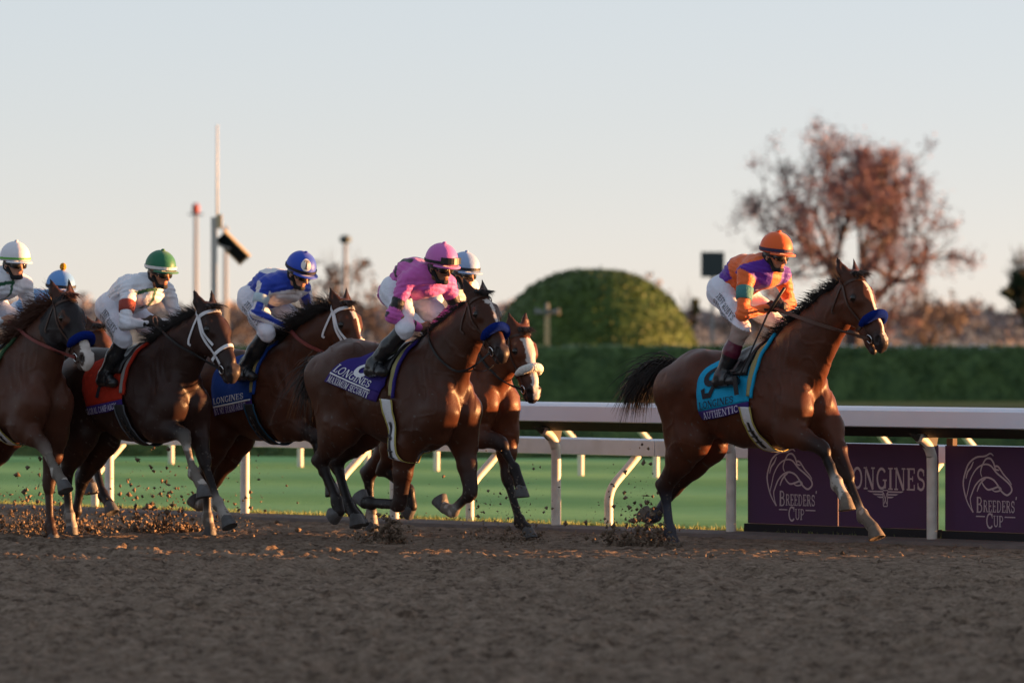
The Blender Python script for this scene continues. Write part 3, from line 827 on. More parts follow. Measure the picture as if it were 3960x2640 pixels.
HORSES["h2"] = dict(O=tuple(A(-.695, 43.859) + FWD * .06), label="bay racehorse with purple saddle cloth and blue noseband under pink jockey", coat=(.070, .0225, .011),
    poll=(.62, 1.995), nose=(1.02, 1.56), arch=.05, yaw=-10, blaze=[(.10, .16, .034, .03, .0, -.02), (.15, .36, .016, .014, .01, -.03)],
    RF=[(-.06, .84), (-.17, .37), (-.53, .375), (-.61, .38), (-.735, .395)], LF=[(.24, .87), (.36, .47), (.17, .325), (.08, .355), (-.07, .385)],
    RH=[(-.82, .97), (-1.13, .70), (-.95, .39), (-.93, .31), (-.985, .19)], LH=[(-.93, .95), (-1.24, .69), (-1.07, .345), (-.99, .27), (-.88, .20)],
    socks=dict(LF="pastern"), dz=(.0, .07), roll="blue", roll_a=.40, leather="brown", reinc="black", rein_w=.016, rein_sag=.24,
    cloth=("violet", (.035, .022, .19)), cloth_x=(-.62, -.10), cloth_b=(84., 104.), cloth_slant=-.40,
    texts=[("8", .30, .62, -10, -46, "white"), ("LONGINES", .04, .80, -2.0, -12, "white"), ("MAXIMUM SECURITY", .05, .86, 11.8, 3.2, "white")], stripes=[(.02, .84, .0, 2.0, "white")],
    tail=[(-1.16, 1.50), (-1.36, 1.46), (-1.46, 1.32)], tail_len=.40, tail_n=34, tail_fan=.5, mane_len=.10, mane_up=.5, hands=[(.08, .06, 1.75), (.08, .06, 1.75)], seed=2)
HORSES["h3"] = dict(O=tuple(A(-.460, 47.36) + FWD * .15), label="bright bay racehorse with broad white face and white sheepskin noseband", coat=(.125, .037, .016),
    poll=(.66, 1.73), nose=(.90, 1.19), arch=.03, yaw=-6, blaze=[(.10, .34, .06, .045, .0, -.06), (.33, .66, .036, .03, .0, -.06)],
    RF=[(.16, .87), (.56, .80), (.705, .588), (.768, .443), (.88, .335)], LF=[(.28, .88), (.335, .50), (.51, .15), (.604, .085), (.735, .01)],
    RH=[(-.66, .86), (-.94, .56), (-.63, .39), (-.604, .25), (-.636, .13)], LH=[(-1.0, .82), (-1.44, .5), (-1.38, .17), (-1.36, .09), (-1.30, .02)],
    socks=dict(LH="pastern"), roll="white", roll_a=.38, leather="brown", reinc="black", rein_w=.02, cloth=("dark_blue", (.02, .04, .16)), hands=[(.12, .06, 1.72), (.12, .06, 1.72)], rein_sag=.1,
    mane_len=.12, girthc="black", h=.012, seed=3)
HORSES["h4"] = dict(O=tuple(A(-1.9415, 47.22) + FWD * .12), label="bay racehorse with white bridle and dark blue saddle cloth behind the purple clothed bay", coat=(.076, .025, .012),
    poll=(.74, 1.94), nose=(1.06, 1.43), arch=.06, yaw=0, blaze=[(.11, .19, .03, .02, .0, -.02), (.18, .45, .012, .014, .01, -.03)],
    RF=[(.18, .93), (.50, .87), (.62, .58), (.69, .46), (.81, .38)], LF=[(.28, .93), (.48, .60), (.68, .29), (.78, .2), (.93, .13)],
    RH=[(-.72, .88), (-.92, .51), (-.92, .15), (-.90, .07), (-.84, .0)], LH=[(-.85, .83), (-1.10, .47), (-1.24, .25), (-1.31, .24), (-1.44, .245)],
    socks=dict(RH="pastern", LH="pastern"), leather="white", reinc="red", rein_w=.03, cloth=("navy", (.010, .050, .26)), cloth_b=(128., 116.), cloth_x=(-.62, -.12),
    texts=[("LONGINES", .06, .82, -3, -12, "white"), ("BY MY STANDARDS", .04, .86, 11.8, 3.0, "lilac")], stripes=[(.02, .98, -.5, 2.0, "white")],
    mane_len=.20, mane_up=1.0, mane_n=380, hands=[(.14, .06, 1.71), (.14, .06, 1.71)], girthc="black", girthe="teal", padc="olive", rein_sag=.02, seed=4)
HORSES["h5"] = dict(O=tuple(A(-3.094, 46.938) + FWD * .30), label="nearly black racehorse with white bridle and red saddle cloth", coat=(.036, .0165, .013),
    poll=(.668, 1.91), nose=(1.045, 1.385), arch=.05, yaw=0,
    RF=[(.16, .94), (.495, .874), (.594, .566), (.70, .455), (.81, .365)], LF=[(.27, .97), (.42, .66), (.627, .312), (.735, .20), (.92, .125)],
    RH=[(-.85, .87), (-1.097, .53), (-1.074, .17), (-1.05, .09), (-1.0, .0)], LH=[(-.97, .83), (-1.21, .47), (-1.27, .20), (-1.34, .185), (-1.47, .184)],
    socks=dict(RF="cannon", LF="pastern", RH="pastern"), leather="white", reinc="black", rein_w=.02, cloth=("red", (.42, .028, .012)), cloth_b=(128., 116.), cloth_x=(-.64, -.14),
    texts=[("7", .28, .60, -10, -55, "black"), ("GLOBAL CAMPAIGN", .05, .88, 11.5, 3.0, "lilac")], mane_len=.15, mane_up=.9, hands=[(-.01, .06, 1.78), (-.01, .06, 1.78)], girthc="black", padc="grey", rein_sag=.0, seed=5)
HORSES["h6"] = dict(O=tuple(A(-4.222, 47.079) + FWD * .30), label="chestnut racehorse in black hood with blue noseband at the left edge", coat=(.092, .033, .019), dark=(.05, .022, .014),
    poll=(.584, 2.0), nose=(.965, 1.485), arch=.06, yaw=-4, hood=True, blaze=[(.44, .70, .05, .05, .0, -.12)], muz=(.10, .075, .065),
    RF=[(.20, .93), (.472, .78), (.60, .564), (.67, .49), (.79, .44)], LF=[(.22, .88), (.165, .46), (.21, .12), (.25, .04), (.32, -.03)],
    RH=[(-.75, .9), (-1.05, .55), (-.95, .2), (-.9, .1), (-.82, .02)], LH=[(-.85, .85), (-1.2, .5), (-1.3, .2), (-1.36, .17), (-1.48, .16)],
    socks=dict(RF="cannon"), hair="brown", roll="blue", roll_a=.42, leather="brown", reinc="red", rein_w=.026, cloth=("moss", (.05, .12, .06)), mane_len=.22, mane_up=1.0, mane_n=340,
    hands=[(-.12, .06, 1.80), (-.12, .06, 1.80)], rein_sag=.02, h=.012, seed=6)
HORSES["h7"] = dict(O=tuple(A(-4.031, 49.726) + FWD * .05), label="brown racehorse mostly hidden behind the hooded chestnut", coat=(.07, .026, .014),
    poll=(.60, 1.76), nose=(.92, 1.30), arch=.04, RF=[(.22, .92), (.50, .78), (.58, .5), (.65, .40), (.76, .31)], LF=[(.28, .92), (.40, .60), (.55, .30), (.64, .22), (.78, .16)],
    RH=[(-.75, .88), (-1.0, .5), (-.98, .15), (-.95, .07), (-.88, .0)], LH=[(-.85, .83), (-1.15, .47), (-1.3, .25), (-1.37, .23), (-1.5, .23)],
    leather="brown", cloth=("grey", (.2, .2, .2)), hands=[(.1, .06, 1.65), (.1, .06, 1.65)], girthc="black", h=.015, mane_n=120, tail_n=160, seed=7)
# ------------------------------------------------------------------ the jockeys
SKIN = dict(tan=(.40, .19, .115), brown=(.24, .115, .07), fair=(.48, .26, .18))
def make_jockey(j, horse):
    O = horse["O"]
    root = empty("person", (O[0], O[1], 0), -TH)
    tag(root, j["label"], "person", "jockeys crouched over their horses")
    g = lambda k: A(*j[k])
    PE, CH, HC = g("pelvis"), g("chest"), g("head")
    yw, pi_ = math.radians(j.get("yaw", 0)), math.radians(j.get("pitch", 12))
    fw = A(math.cos(pi_) * math.cos(yw), math.cos(pi_) * math.sin(yw), -math.sin(pi_))
    lf = nrm(np.cross(A(0, 0, 1), fw)); up = np.cross(fw, lf)
    Hd = lambda a, b, c: HC + a * fw + b * lf + c * up
    hip = {s: PE + A(.03, s * .095, -.04) for s in (-1, 1)}
    sh = {-1: g("sR"), 1: g("sL")}; el = {-1: g("eR"), 1: g("eL")}; wr = {-1: g("wR"), 1: g("wL")}
    kn = {-1: g("kR"), 1: g("kL")}; an = {-1: g("aR"), 1: g("aL")}; to = {-1: g("tR"), 1: g("tL")}
    spine = nrm(CH - PE); bk = nrm(np.cross(spine, A(0, 1, 0))); bk = bk if bk[2] > 0 else -bk
    hump = j.get("hump", .05)
    mid = (PE + CH) / 2 + bk * hump
    torso = [cap(PE - spine * .02, mid, .115, .11, .155, .15, k=.06, c="torso"), cap(mid, CH, .11, .112, .145, .165, k=.06, c="torso"),
             cap(sh[-1] * .9 + CH * .1, sh[1] * .9 + CH * .1, .062, n=fw, k=.06, c="torso"), cap(CH - bk * .03, CH + spine * .05 - bk * .02, .10, .075, .14, .10, k=.05, c="torso")]
    neck = [cap(CH + spine * .05, HC - up * .06 - fw * .01, .058, .052, k=.04, c="skin")]
    hips = [cap(hip[-1], hip[1], .115, k=.05, c="hips"), cap(PE - spine * .03 + A(0, -.07, 0), PE - spine * .03 + A(0, .07, 0), .105, k=.05, c="hips")]
    arm, thigh, calf, foot, hand = {}, {}, {}, {}, {}
    for s in (-1, 1):
        arm[s] = [cap(sh[s], el[s], .051, .041, k=.035, c="arm"), cap(sh[s] + A(0, 0, .0), sh[s] + (el[s] - sh[s]) * .3, .057, .050, k=.03, c="arm"),
                  cap(el[s], wr[s], .042, .029, k=.025, c="arm")]
        thigh[s] = [cap(hip[s], hip[s] + (kn[s] - hip[s]) * .5, .086, .076, k=.05, c="leg"), cap(hip[s] + (kn[s] - hip[s]) * .5, kn[s], .076, .054, k=.04, c="leg"), cap(kn[s], kn[s] + nrm(kn[s] - hip[s]) * .008, .052, k=.03, c="leg")]
        calf[s] = [cap(kn[s], kn[s] + (an[s] - kn[s]) * .4, .054, .056, k=.03, c="leg"), cap(kn[s] + (an[s] - kn[s]) * .4, an[s], .054, .036, k=.03, c="leg")]
        fdir = nrm(to[s] - an[s])
        heel = an[s] + A(-.035, 0, -.055)
        foot[s] = [cap(an[s], heel, .037, .034, k=.02, c="leg"), cap(heel, to[s], .032, .03, .036, .04, k=.025, c="leg"), cap(an[s], an[s] + (to[s] - an[s]) * .6, .036, .03, k=.03, c="leg")]
        w = nrm(wr[s] - el[s] + A(.12, -s * .02, .02)); inw = nrm(A(0, -s, 0) - w * (A(0, -s, 0) @ w)); u = np.cross(w, inw); u = u if u[2] > 0 else -u
        hp = [cap(wr[s], wr[s] + w * .05, .027, .03, .02, .018, n=inw, k=.02, c="hand"), cap(wr[s] + w * .045, wr[s] + w * .085, .034, .04, .017, .016, n=inw, k=.02, c="hand")]
        for i in range(4):
            ln = (.034, .038, .036, .028)[i]
            k0 = wr[s] + w * (.088 - .004 * abs(i - 1)) + u * (.030 - .019 * i)
            k1 = k0 + nrm(w * .55 + inw * .8) * ln
            k2 = k1 + nrm(inw * .5 - w * .85) * ln * .85
            k3 = k2 + nrm(-w * .9 - inw * .45) * ln * .6
            hp += [cap(k0, k1, .0105, .0098, k=.005, c="hand"), cap(k1, k2, .0098, .009, k=.005, c="hand"), cap(k2, k3, .009, .008, k=.005, c="hand")]
        t0 = wr[s] + w * .035 + u * .03; t1 = t0 + nrm(w * .7 + u * .45 + inw * .5) * .035; t2 = t1 + nrm(w * .7 - u * .1 + inw * .7) * .03
        hp += [cap(t0, t1, .0125, .0112, k=.012, c="hand"), cap(t1, t2, .0112, .009, k=.005, c="hand")]
        hand[s] = hp
    head = [cap(Hd(-.02, 0, .02), Hd(.02, 0, .025), .092, .09, .078, .075, n=lf, k=.03, c="skin"),
            cap(Hd(.035, 0, -.01), Hd(.045, 0, -.085), .062, .04, .06, .036, n=lf, k=.03, c="skin"),
            cap(Hd(.072, 0, -.092), Hd(.074, 0, -.100), .022, .02, .024, .022, n=lf, k=.02, c="skin"),
            cap(Hd(.095, 0, -.005), Hd(.118, 0, -.040), .010, .0145, k=.012, c="skin"), cap(Hd(.095, -.014, -.045), Hd(.095, .014, -.045), .010, k=.01, c="skin"),
            cap(Hd(.092, -.016, -.069), Hd(.092, .016, -.069), .008, k=.006, c="lip"), cap(Hd(.088, -.013, -.080), Hd(.088, .013, -.080), .008, k=.006, c="lip"),
            cap(Hd(.082, -.04, .012), Hd(.082, .04, .012), .014, k=.012, c="skin")]
    for s in (-1, 1):
        head += [cap(Hd(.0, s * .078, -.005), Hd(-.008, s * .08, -.04), .026, .018, .009, .008, n=lf, k=.01, c="skin"),
                 cap(Hd(.088, s * .032, -.012), Hd(.09, s * .034, -.012), .014, k=.008, c="skin", sub=True)]
    sk = SKIN[j.get("skin", "tan")]
    pal = dict(torso=sk, skin=sk, hips=sk, arm=sk, leg=sk, hand=sk, lip=tuple(np.array(sk) * A(1.0, .7, .7)))
    every = torso + neck + hips + head + sum([arm[s] + thigh[s] + calf[s] + foot[s] + hand[s] for s in (-1, 1)], [])
    hq = j.get("h", .0085)
    V, Q, F = polygonize(every, hq)
    mesh_obj("body", V, Q, material("skin", vcol=True, rough=.5, spec=.35, bump=(80, .08)), root, cols=paint(every, V, pal))
    # silks
    tk = j.get('tuck', 0.)
    jk = [inflate(p, .009) for p in torso] + ([cap(PE - spine * (.02 + tk), PE, .115, .12, .155, .16, k=.05)] if tk else []) + [inflate(p, .009) for s in (-1, 1) for p in arm[s]] + [cap(CH + spine * .05, CH + spine * .05 + (HC - CH) * .22, .066, .062, k=.03)]
    jk += [cap(CH + spine * .02 - bk * .09, PE + spine * .1 - bk * .06, .06, .07, .10, .11, k=.05)]
    V, Q, FJ = polygonize(jk, hq)
    gn = np.random.default_rng(3)
    V = V + gradf(FJ, V) * ((np.sin(V[:, 0] * 55 + 9 * np.sin(V[:, 2] * 17)) * np.sin(V[:, 2] * 40 + V[:, 1] * 21) * .0055)[:, None])
    rel = V - PE; t = rel @ spine / np.linalg.norm(CH - PE); bb = rel @ bk; y = V[:, 1]
    am = {s: np.minimum(dist(arm[s][0], V), dist(arm[s][2], V)) for s in (-1, 1)}; tr = np.min([dist(p, V) for p in torso], 0)
    isarm = np.minimum(am[-1], am[1]) < tr - .004
    side = np.where(am[-1] < am[1], -1, 1)
    ua = {s: np.clip(((V - sh[s]) @ (el[s] - sh[s])) / ((el[s] - sh[s]) @ (el[s] - sh[s])), -1, 2) for s in (-1, 1)}
    fa = {s: np.clip(((V - el[s]) @ (wr[s] - el[s])) / ((wr[s] - el[s]) @ (wr[s] - el[s])), -1, 2) for s in (-1, 1)}
    low = np.where(side < 0, dist(arm[-1][2], V) < dist(arm[-1][0], V), dist(arm[1][2], V) < dist(arm[1][0], V))
    at = np.where(side < 0, np.where(low, 1 + fa[-1], ua[-1]), np.where(low, 1 + fa[1], ua[1]))
    ang = np.zeros(len(V))
    for s in (-1, 1):
        for a_, b_, m_ in ((sh[s], el[s], (side == s) & ~low), (el[s], wr[s], (side == s) & low)):
            d_ = nrm(b_ - a_); q_ = V[m_] - a_; q_ = q_ - (q_ @ d_)[:, None] * d_; n1 = nrm(np.cross(d_, A(0, 1, 0))); n2 = np.cross(d_, n1); ang[m_] = np.arctan2(q_ @ n1, q_ @ n2)
    C = j["silks"](dict(ang=ang, t=t, b=bb, y=y, arm=isarm, at=at, side=side, V=V, up=bb))
    mesh_obj("silks", V, Q, material("silk_cloth", vcol=True, rough=.55, spec=.35, sheen=.25, bump=(28, .5, 5)), root, cols=C)
    # breeches
    bp = [inflate(p, .012) for p in hips] + [cap(PE + spine * .05, PE + spine * .06, .118, .118, .16, .16, k=.05)] + [inflate(p, .011) for s in (-1, 1) for p in thigh[s]]
    for s in (-1, 1): bp.append(cap(kn[s], kn[s] + (an[s] - kn[s]) * (j.get('boot_from', .12) - .04), .064, .064, k=.03))
    V, Q, FB = polygonize(bp, hq)
    V = V + gradf(FB, V) * ((np.sin(V[:, 0] * 40 + V[:, 2] * 46) * np.sin(V[:, 2] * 23 - V[:, 1] * 33) * .005)[:, None])
    C = np.tile(A(*j.get("breech", (.74, .76, .86))), (len(V), 1))
    kc = j.get("kneepatch")
    if kc is not None:
        for s in (-1, 1): C[((V - kn[s]) @ nrm(an[s] - kn[s])) > -.005] = kc
    br = mesh_obj("breeches", V, Q, material("breeches_cloth", vcol=True, rough=.75, spec=.2, bump=(34, .5, 5)), root, cols=C)
    if j.get("sponsor"):
        tm = material("lettering_ink", (.02, .02, .03), .7)
        s = -1; axl = kn[s] - hip[s]; Ld = np.linalg.norm(axl); ax = axl / Ld; pr = nrm(np.cross(ax, A(0, 1, 0))); pr = pr if pr[0] > 0 else -pr
        for txt, t0, t1, c0, hh in (("JEFF RUBY'S", .12, .80, .028, .046), ("STEAKHOUSES", .10, .86, -.032, .036)):
            V2, F2, wd = text_mesh(txt, .10)
            tt = t0 + (t1 - t0) * V2[:, 0] / wd
            X = hip[s] + ax * (tt * Ld)[:, None] + pr * (c0 + hh * (V2[:, 1] - .5))[:, None] + A(0, -.16, 0)
            hit = np.full(len(X), .2); done = np.zeros(len(X), bool)
            for r in np.linspace(0, .2, 60):
                v = FB(X + A(0, r, 0)) - .006; new = ~done & (v < 0); hit[new] = r; done |= new
            mesh_obj("lettering", X + np.stack([0 * hit, hit - .002, 0 * hit], 1), F2, tm, br, False)
    # boots
    for s in (-1, 1):
        pa, pb_ = kn[s] + (an[s] - kn[s]) * j.get('boot_from', .12), an[s]
        bo = [cap(pa, kn[s] + (an[s] - kn[s]) * .5, .066, .066, k=.02), cap(kn[s] + (an[s] - kn[s]) * .5, an[s], .066, .048, k=.03)] + [inflate(p, .012) for p in foot[s]]
        cutn = nrm(kn[s] - an[s])
        V, Q, _ = polygonize(bo, hq)
        hgt = (V - pa) @ cutn
        V = V - np.clip(hgt, 0, None)[:, None] * cutn * .97
        C = np.tile(A(.014, .015, .018), (len(V), 1))
        bt = j.get("boot_top")
        if bt is not None: C[hgt > -.115] = bt
        hl = (V[:, 2] < an[s][2] - .072); C[hl] = (.02, .017, .015)
        mesh_obj("boot", V, Q, material("boot_leather", vcol=True, rough=.28, spec=.55, bump=(14, .5, 3)), root, cols=C)
    if j.get("gloves"):
        for s in (-1, 1):
            gl = [inflate(p, .0035) for p in hand[s]] + [cap(wr[s] + (el[s] - wr[s]) * .16, wr[s], .040, .036, k=.015)]
            V, Q, _ = polygonize(gl, .006)
            mesh_obj("glove", V, Q, material("glove_black", (.014, .013, .013), .6, bump=(60, .4)), root)
    # helmet
    hc = j["helmet"]
    hm = material("helmet_" + hc[0], hc[1], .5, .35, sheen=.2, bump=(16, .25, 3))
    HCN = Hd(-.006, 0, .045); ax3 = (.141, .121, .131)
    rows, segs = 12, 36; V = [HCN + up * ax3[2]]; F2 = []
    az = np.linspace(0, 2 * math.pi, segs, endpoint=False)
    def lim(a): return math.radians(96 + 14 * (1 - math.cos(a)) / 2)
    def hpt(a, p, e=0.):
        r = 1 + .012 * math.cos(4 * a + .7) * math.sin(p)
        return HCN + (ax3[0] + e) * r * math.sin(p) * math.cos(a) * fw + (ax3[1] + e) * r * math.sin(p) * math.sin(a) * lf + (ax3[2] + e) * math.cos(p) * up
    for i in range(1, rows + 1):
        for a in az: V.append(hpt(a, lim(a) * i / rows))
    for a in az: V.append(hpt(a, lim(a), -.012))
    for k in range(segs): F2.append((0, 1 + k, 1 + (k + 1) % segs))
    for i in range(rows):
        for k in range(segs): F2.append((1 + i * segs + k, 1 + (i + 1) * segs + k, 1 + (i + 1) * segs + (k + 1) % segs, 1 + i * segs + (k + 1) % segs))
    cols = np.tile(A(*hc[1]), (len(V), 1))
    ho = mesh_obj("helmet", V, F2, hm, root)
    if "label" in hc[2:]: pass
    mb = MB(); pk = []                                   # peak
    for e, dz in ((.0, 0), (.040, -.008), (.040, -.014), (.0, -.006)):
        pk.append([hpt(a, lim(a) - .03, e * max(0, math.cos(a * 1.25)) ** .6) + up * dz for a in np.linspace(-1.15, 1.15, 15)])
    mb.add(np.array(sum(pk, [])), [(r * 15 + k, r * 15 + k + 1, ((r + 1) % 4) * 15 + k + 1, ((r + 1) % 4) * 15 + k) for r in range(4) for k in range(14)]); mb.build("peak", hm, ho, True)
    mb = MB(); bpts = [hpt(a, lim(a) - .17, .004) for a in np.linspace(0, 2 * math.pi, 37)]; mb.ribbon(bpts, [p - HCN for p in bpts], .022 if j.get("band_w") is None else j["band_w"], .004)
    mb.build("band", material("band_" + j.get("band", ("black", (.02, .02, .03)))[0], j.get("band", ("black", (.02, .02, .03)))[1], .6), ho)
    bm = bmesh.new(); bmesh.ops.create_uvsphere(bm, u_segments=12, v_segments=8, radius=j.get("button_r", .017), matrix=Matrix.Translation(Vector(HCN + up * (ax3[2] + (.004 if not j.get("pompom") else .03)))) @ Matrix.Diagonal((1, 1, .6 if not j.get("pompom") else 1.15, 1)))
    me = bpy.data.meshes.new("button"); bm.to_mesh(me); bm.free()
    for p in me.polygons: p.use_smooth = True
    me.materials.append(hm if not j.get("pompom") else material("pompom_yellow", (.65, .28, .02), .95, bump=(80, 1.)))
    b = bpy.data.objects.new("pompom" if j.get("pompom") else "button", me); COL.objects.link(b); b.parent = ho
    if j.get("roundel"):                                 # white disc with a letter on the near front of the cap
        a0, p0 = math.radians(-28), math.radians(58)
        wht = material("roundel_white", (.78, .77, .76), .6)
        pts = [hpt(a0 + .40 * math.cos(t) , p0 + .40 * math.sin(t), .003) for t in np.linspace(0, 2 * math.pi, 24, endpoint=False)]
        mesh_obj("roundel", [hpt(a0, p0, .005)] + pts, [(0, 1 + k, 1 + (k + 1) % 24) for k in range(24)], wht, ho, False)
        V2, Fq, wd = text_mesh(j["roundel"])
        mesh_obj("lettering", [hpt(a0 + (v[0] / wd - .5) * .42, p0 - (v[1] - .5) * .52, .008) for v in V2], Fq, material("lettering_ink", (.02, .02, .03), .7), ho, False)
    # goggles, mask, straps
    go = empty("goggles"); go.parent = root
    blk = material("goggle_black", (.012, .012, .013), .35, .5)
    def patch(a0, a1, c0, c1, r, n=10, thick=.012, mat=blk, name="goggle_frame", par=go):
        V = []; Fq = []
        for rr in (r, r - thick):
            for i in range(n):
                a = a0 + (a1 - a0) * i / (n - 1)
                e = 1 - .35 * abs(2 * i / (n - 1) - 1) ** 4
                for c in (c0 + (c1 - c0) * (1 - e) / 2, c1 - (c1 - c0) * (1 - e) / 2):
                    V.append(Hd(rr * math.cos(a) * 1.06, rr * math.sin(a) * .92, c))
        m = 2 * n
        for i in range(n - 1):
            Fq += [(2 * i, 2 * i + 2, 2 * i + 3, 2 * i + 1), (m + 2 * i, m + 2 * i + 1, m + 2 * i + 3, m + 2 * i + 2), (2 * i, m + 2 * i, m + 2 * i + 2, 2 * i + 2), (2 * i + 1, 2 * i + 3, m + 2 * i + 3, m + 2 * i + 1)]
        Fq += [(0, 1, m + 1, m), (m - 2, 2 * m - 2, 2 * m - 1, m - 1)]
        return mesh_obj(name, V, Fq, mat, par)
    if j.get("face", True):
        patch(-1.02, 1.02, -.036, .022, .103, 12)
        ln = material("goggle_lens", (.03, .026, .022), .06, .8)
        for s in (-1, 1): patch(s * .10, s * .90, -.030, .016, .1055, 8, .004, ln, "goggle_lens")
        mb = MB(); sp = [Hd(.100 * math.cos(a) * 1.02, .092 * math.sin(a), -.006) for a in np.linspace(1.0, 2 * math.pi - 1.0, 24)]; mb.ribbon(sp, [p - HC for p in sp], .022, .004); mb.build("goggle_strap", blk, go)
        if j.get("cap_goggles"):
            pts = [hpt(a, lim(a) - .30, .016) for a in np.linspace(-.75, .75, 9)]
            mb = MB(); mb.ribbon(pts, [p - HCN for p in pts], .050, .018); mb.build("spare_goggles", blk, go)
        mk = [cap(Hd(.0, s * .074, -.03), Hd(.05, s * .04, -.115), .013, .012, k=.01) for s in (-1, 1)] + [cap(Hd(.05, -.04, -.115), Hd(.082, -.012, -.108), .016, .018, k=.015), cap(Hd(.05, .04, -.115), Hd(.082, .012, -.108), .016, .018, k=.015), cap(Hd(.082, -.012, -.108), Hd(.082, .012, -.108), .019, k=.01),
              cap(Hd(-.03, 0, -.04) , Hd(-.05, 0, -.02), .07, .06, .084, .08, n=lf, k=.02)]
        if j.get("mask", True):
            V, Q, _ = polygonize(mk, .007); mesh_obj("chin_mask", V, Q, material("mask_black", (.012, .012, .014), .8), root)
    # numbered band on the near arm
    if j.get("armband") is not None:
        mb = MB(); d = el[-1] - sh[-1]; mb.tube([sh[-1] + d * t for t in (.36, .38, .50, .64, .66)], [.062, .0705, .068, .0635, .056], 18, False); o = mb.build("armband", material("armband_" + j["armband"][0], j["armband"][1], .7, bump=(40, .4)), root, True)
    return root, FB, FJ

def mixsel(n, base): return np.tile(A(*base), (n, 1))
ORANGE, PURPLE = (.80, .135, .02), (.10, .012, .33)
def silks1(s):
    C = mixsel(len(s["t"]), ORANGE)
    C[(~s["arm"]) & (s["t"] > -.3) & (s["t"] < .50) & (s["b"] > .0)] = PURPLE
    C[(~s["arm"]) & (s["t"] > .66) & (s["b"] < .03) & (s["y"] < -.015)] = PURPLE
    C[(~s["arm"]) & (s["t"] > .86) & (s["b"] < .06) & (s["y"] > .09)] = PURPLE
    return C
def silks2(s):
    C = mixsel(len(s["t"]), (.55, .10, .42))
    C[s["arm"] & (s["at"] > .52) & (s["at"] < .80)] = (.012, .012, .014)
    C[s["arm"] & (s["at"] > 1.74) & (s["at"] < 1.83)] = (.012, .012, .014)
    C[(~s["arm"]) & (np.abs(s["t"] - .45) < .05) & (s["b"] > .05)] = (.012, .012, .014)
    C[(~s["arm"]) & (np.abs(np.abs(s["y"]) - .09) < .025) & (s["t"] > .2) & (s["t"] < .9) & (s["b"] > .1)] = (.012, .012, .014)
    return C
def silks4(s):
    C = mixsel(len(s["t"]), (.010, .045, .42))
    y = s["V"][:, 1]
    up = s["V"][:, 2]
    stripe = s["arm"] & (np.cos(s["ang"] * 3) > .25)
    C[stripe] = (.70, .68, .72)
    C[(~s["arm"]) & (s["b"] > .11) & (s["t"] > .45) & (s["t"] < .95) & (np.abs(y) < .12)] = (.72, .72, .76)
    C[(~s["arm"]) & (s["b"] < -.075) & (s["t"] > .55)] = (.62, .58, .60)
    return C
def silks5(s):
    C = mixsel(len(s["t"]), (.74, .77, .85))
    V = s["V"]
    C[(~s["arm"]) & (s["b"] < -.06) & (s["b"] > -.085) & (s["y"] < .0)] = (.01, .10, .05)
    C[(~s["arm"]) & (np.abs(s["y"] + .02) < .014) & (s["b"] < .0) & (s["t"] > .7)] = (.01, .10, .05)
    return C
def silks_white(s): return mixsel(len(s["t"]), (.70, .72, .74))
def silks_blue(s): return mixsel(len(s["t"]), (.18, .38, .68))
JOCKEYS = {}
def jk(label, pelvis, chest, head, sR, sL, e, w, k, a, t, **kw):
    m = lambda v: (v[0], -v[1], v[2])
    d = dict(label=label, pelvis=pelvis, chest=chest, head=head, sR=sR, sL=sL, eR=e, eL=kw.pop("eL", m(e)), wR=w, wL=kw.pop("wL", m(w)), kR=k, kL=kw.pop("kL", m(k)), aR=a, aL=m(a), tR=t, tL=m(t))
    d.update(kw); return d
JOCKEYS["h1"] = jk("jockey in orange and purple silks with orange helmet on leading horse", (-.56, 0, 2.05), (-.19, 0, 2.205), (-.045, 0, 2.315), (-.20, -.17, 2.175), (-.145, .17, 2.15), (-.12, -.29, 1.84), (-.085, -.07, 1.89),
    (-.20, -.22, 1.735), (-.36, -.29, 1.365), (-.19, -.31, 1.325), eL=(-.16, .26, 1.93), wL=(-.04, .07, 1.90), hump=.06, pitch=14, silks=silks1, helmet=("orange", (.80, .12, .015)), band=("navy", (.03, .025, .07)), band_w=.026,
    kneepatch=(.36, .27, .24), boot_top=(.10, .008, .03), gloves=True, sponsor=True, boot_from=.30, armband=("teal", (.05, .20, .20)))
JOCKEYS["h2"] = jk("jockey in pink silks with black bands and pink helmet", (-.27, 0, 2.04), (.0, 0, 2.13), (.165, 0, 2.215), (-.03, -.18, 2.09), (.03, .18, 2.07), (-.06, -.30, 1.83), (-.01, -.08, 1.745),
    (.0, -.22, 1.73), (-.30, -.29, 1.46), (-.16, -.31, 1.40), eL=(.02, .28, 1.9), hump=.07, pitch=16, yaw=-4, silks=silks2, helmet=("pink", (.55, .14, .46)), band=("black", (.015, .015, .02)), cap_goggles=True, skin="brown", tuck=.09)
JOCKEYS["h3"] = jk("jockey with pale blue and white helmet mostly hidden behind pink jockey", (-.57, 0, 1.98), (-.2, 0, 2.10), (-.055, 0, 2.20), (-.2, -.17, 2.07), (-.17, .17, 2.07), (-.12, -.29, 1.80), (-.02, -.08, 1.72),
    (-.20, -.22, 1.67), (-.36, -.29, 1.33), (-.19, -.31, 1.28), silks=silks_white, helmet=("paleblue", (.30, .42, .66)), band=("black", (.015, .015, .02)), h=.012)
JOCKEYS["h4"] = jk("jockey in royal blue silks whose blue helmet carries a white disc with T", (-.36, 0, 2.0), (-.02, 0, 2.10), (.165, 0, 2.205), (-.07, -.175, 2.09), (-.02, .175, 2.08), (-.05, -.29, 1.86), (.05, -.08, 1.75),
    (.0, -.22, 1.70), (-.22, -.29, 1.40), (-.08, -.31, 1.34), hump=.06, pitch=28, silks=silks4, helmet=("royalblue", (.012, .06, .48)), roundel="T", tuck=.03, sponsor=True, armband=("paleteal", (.45, .58, .66)), skin="fair")
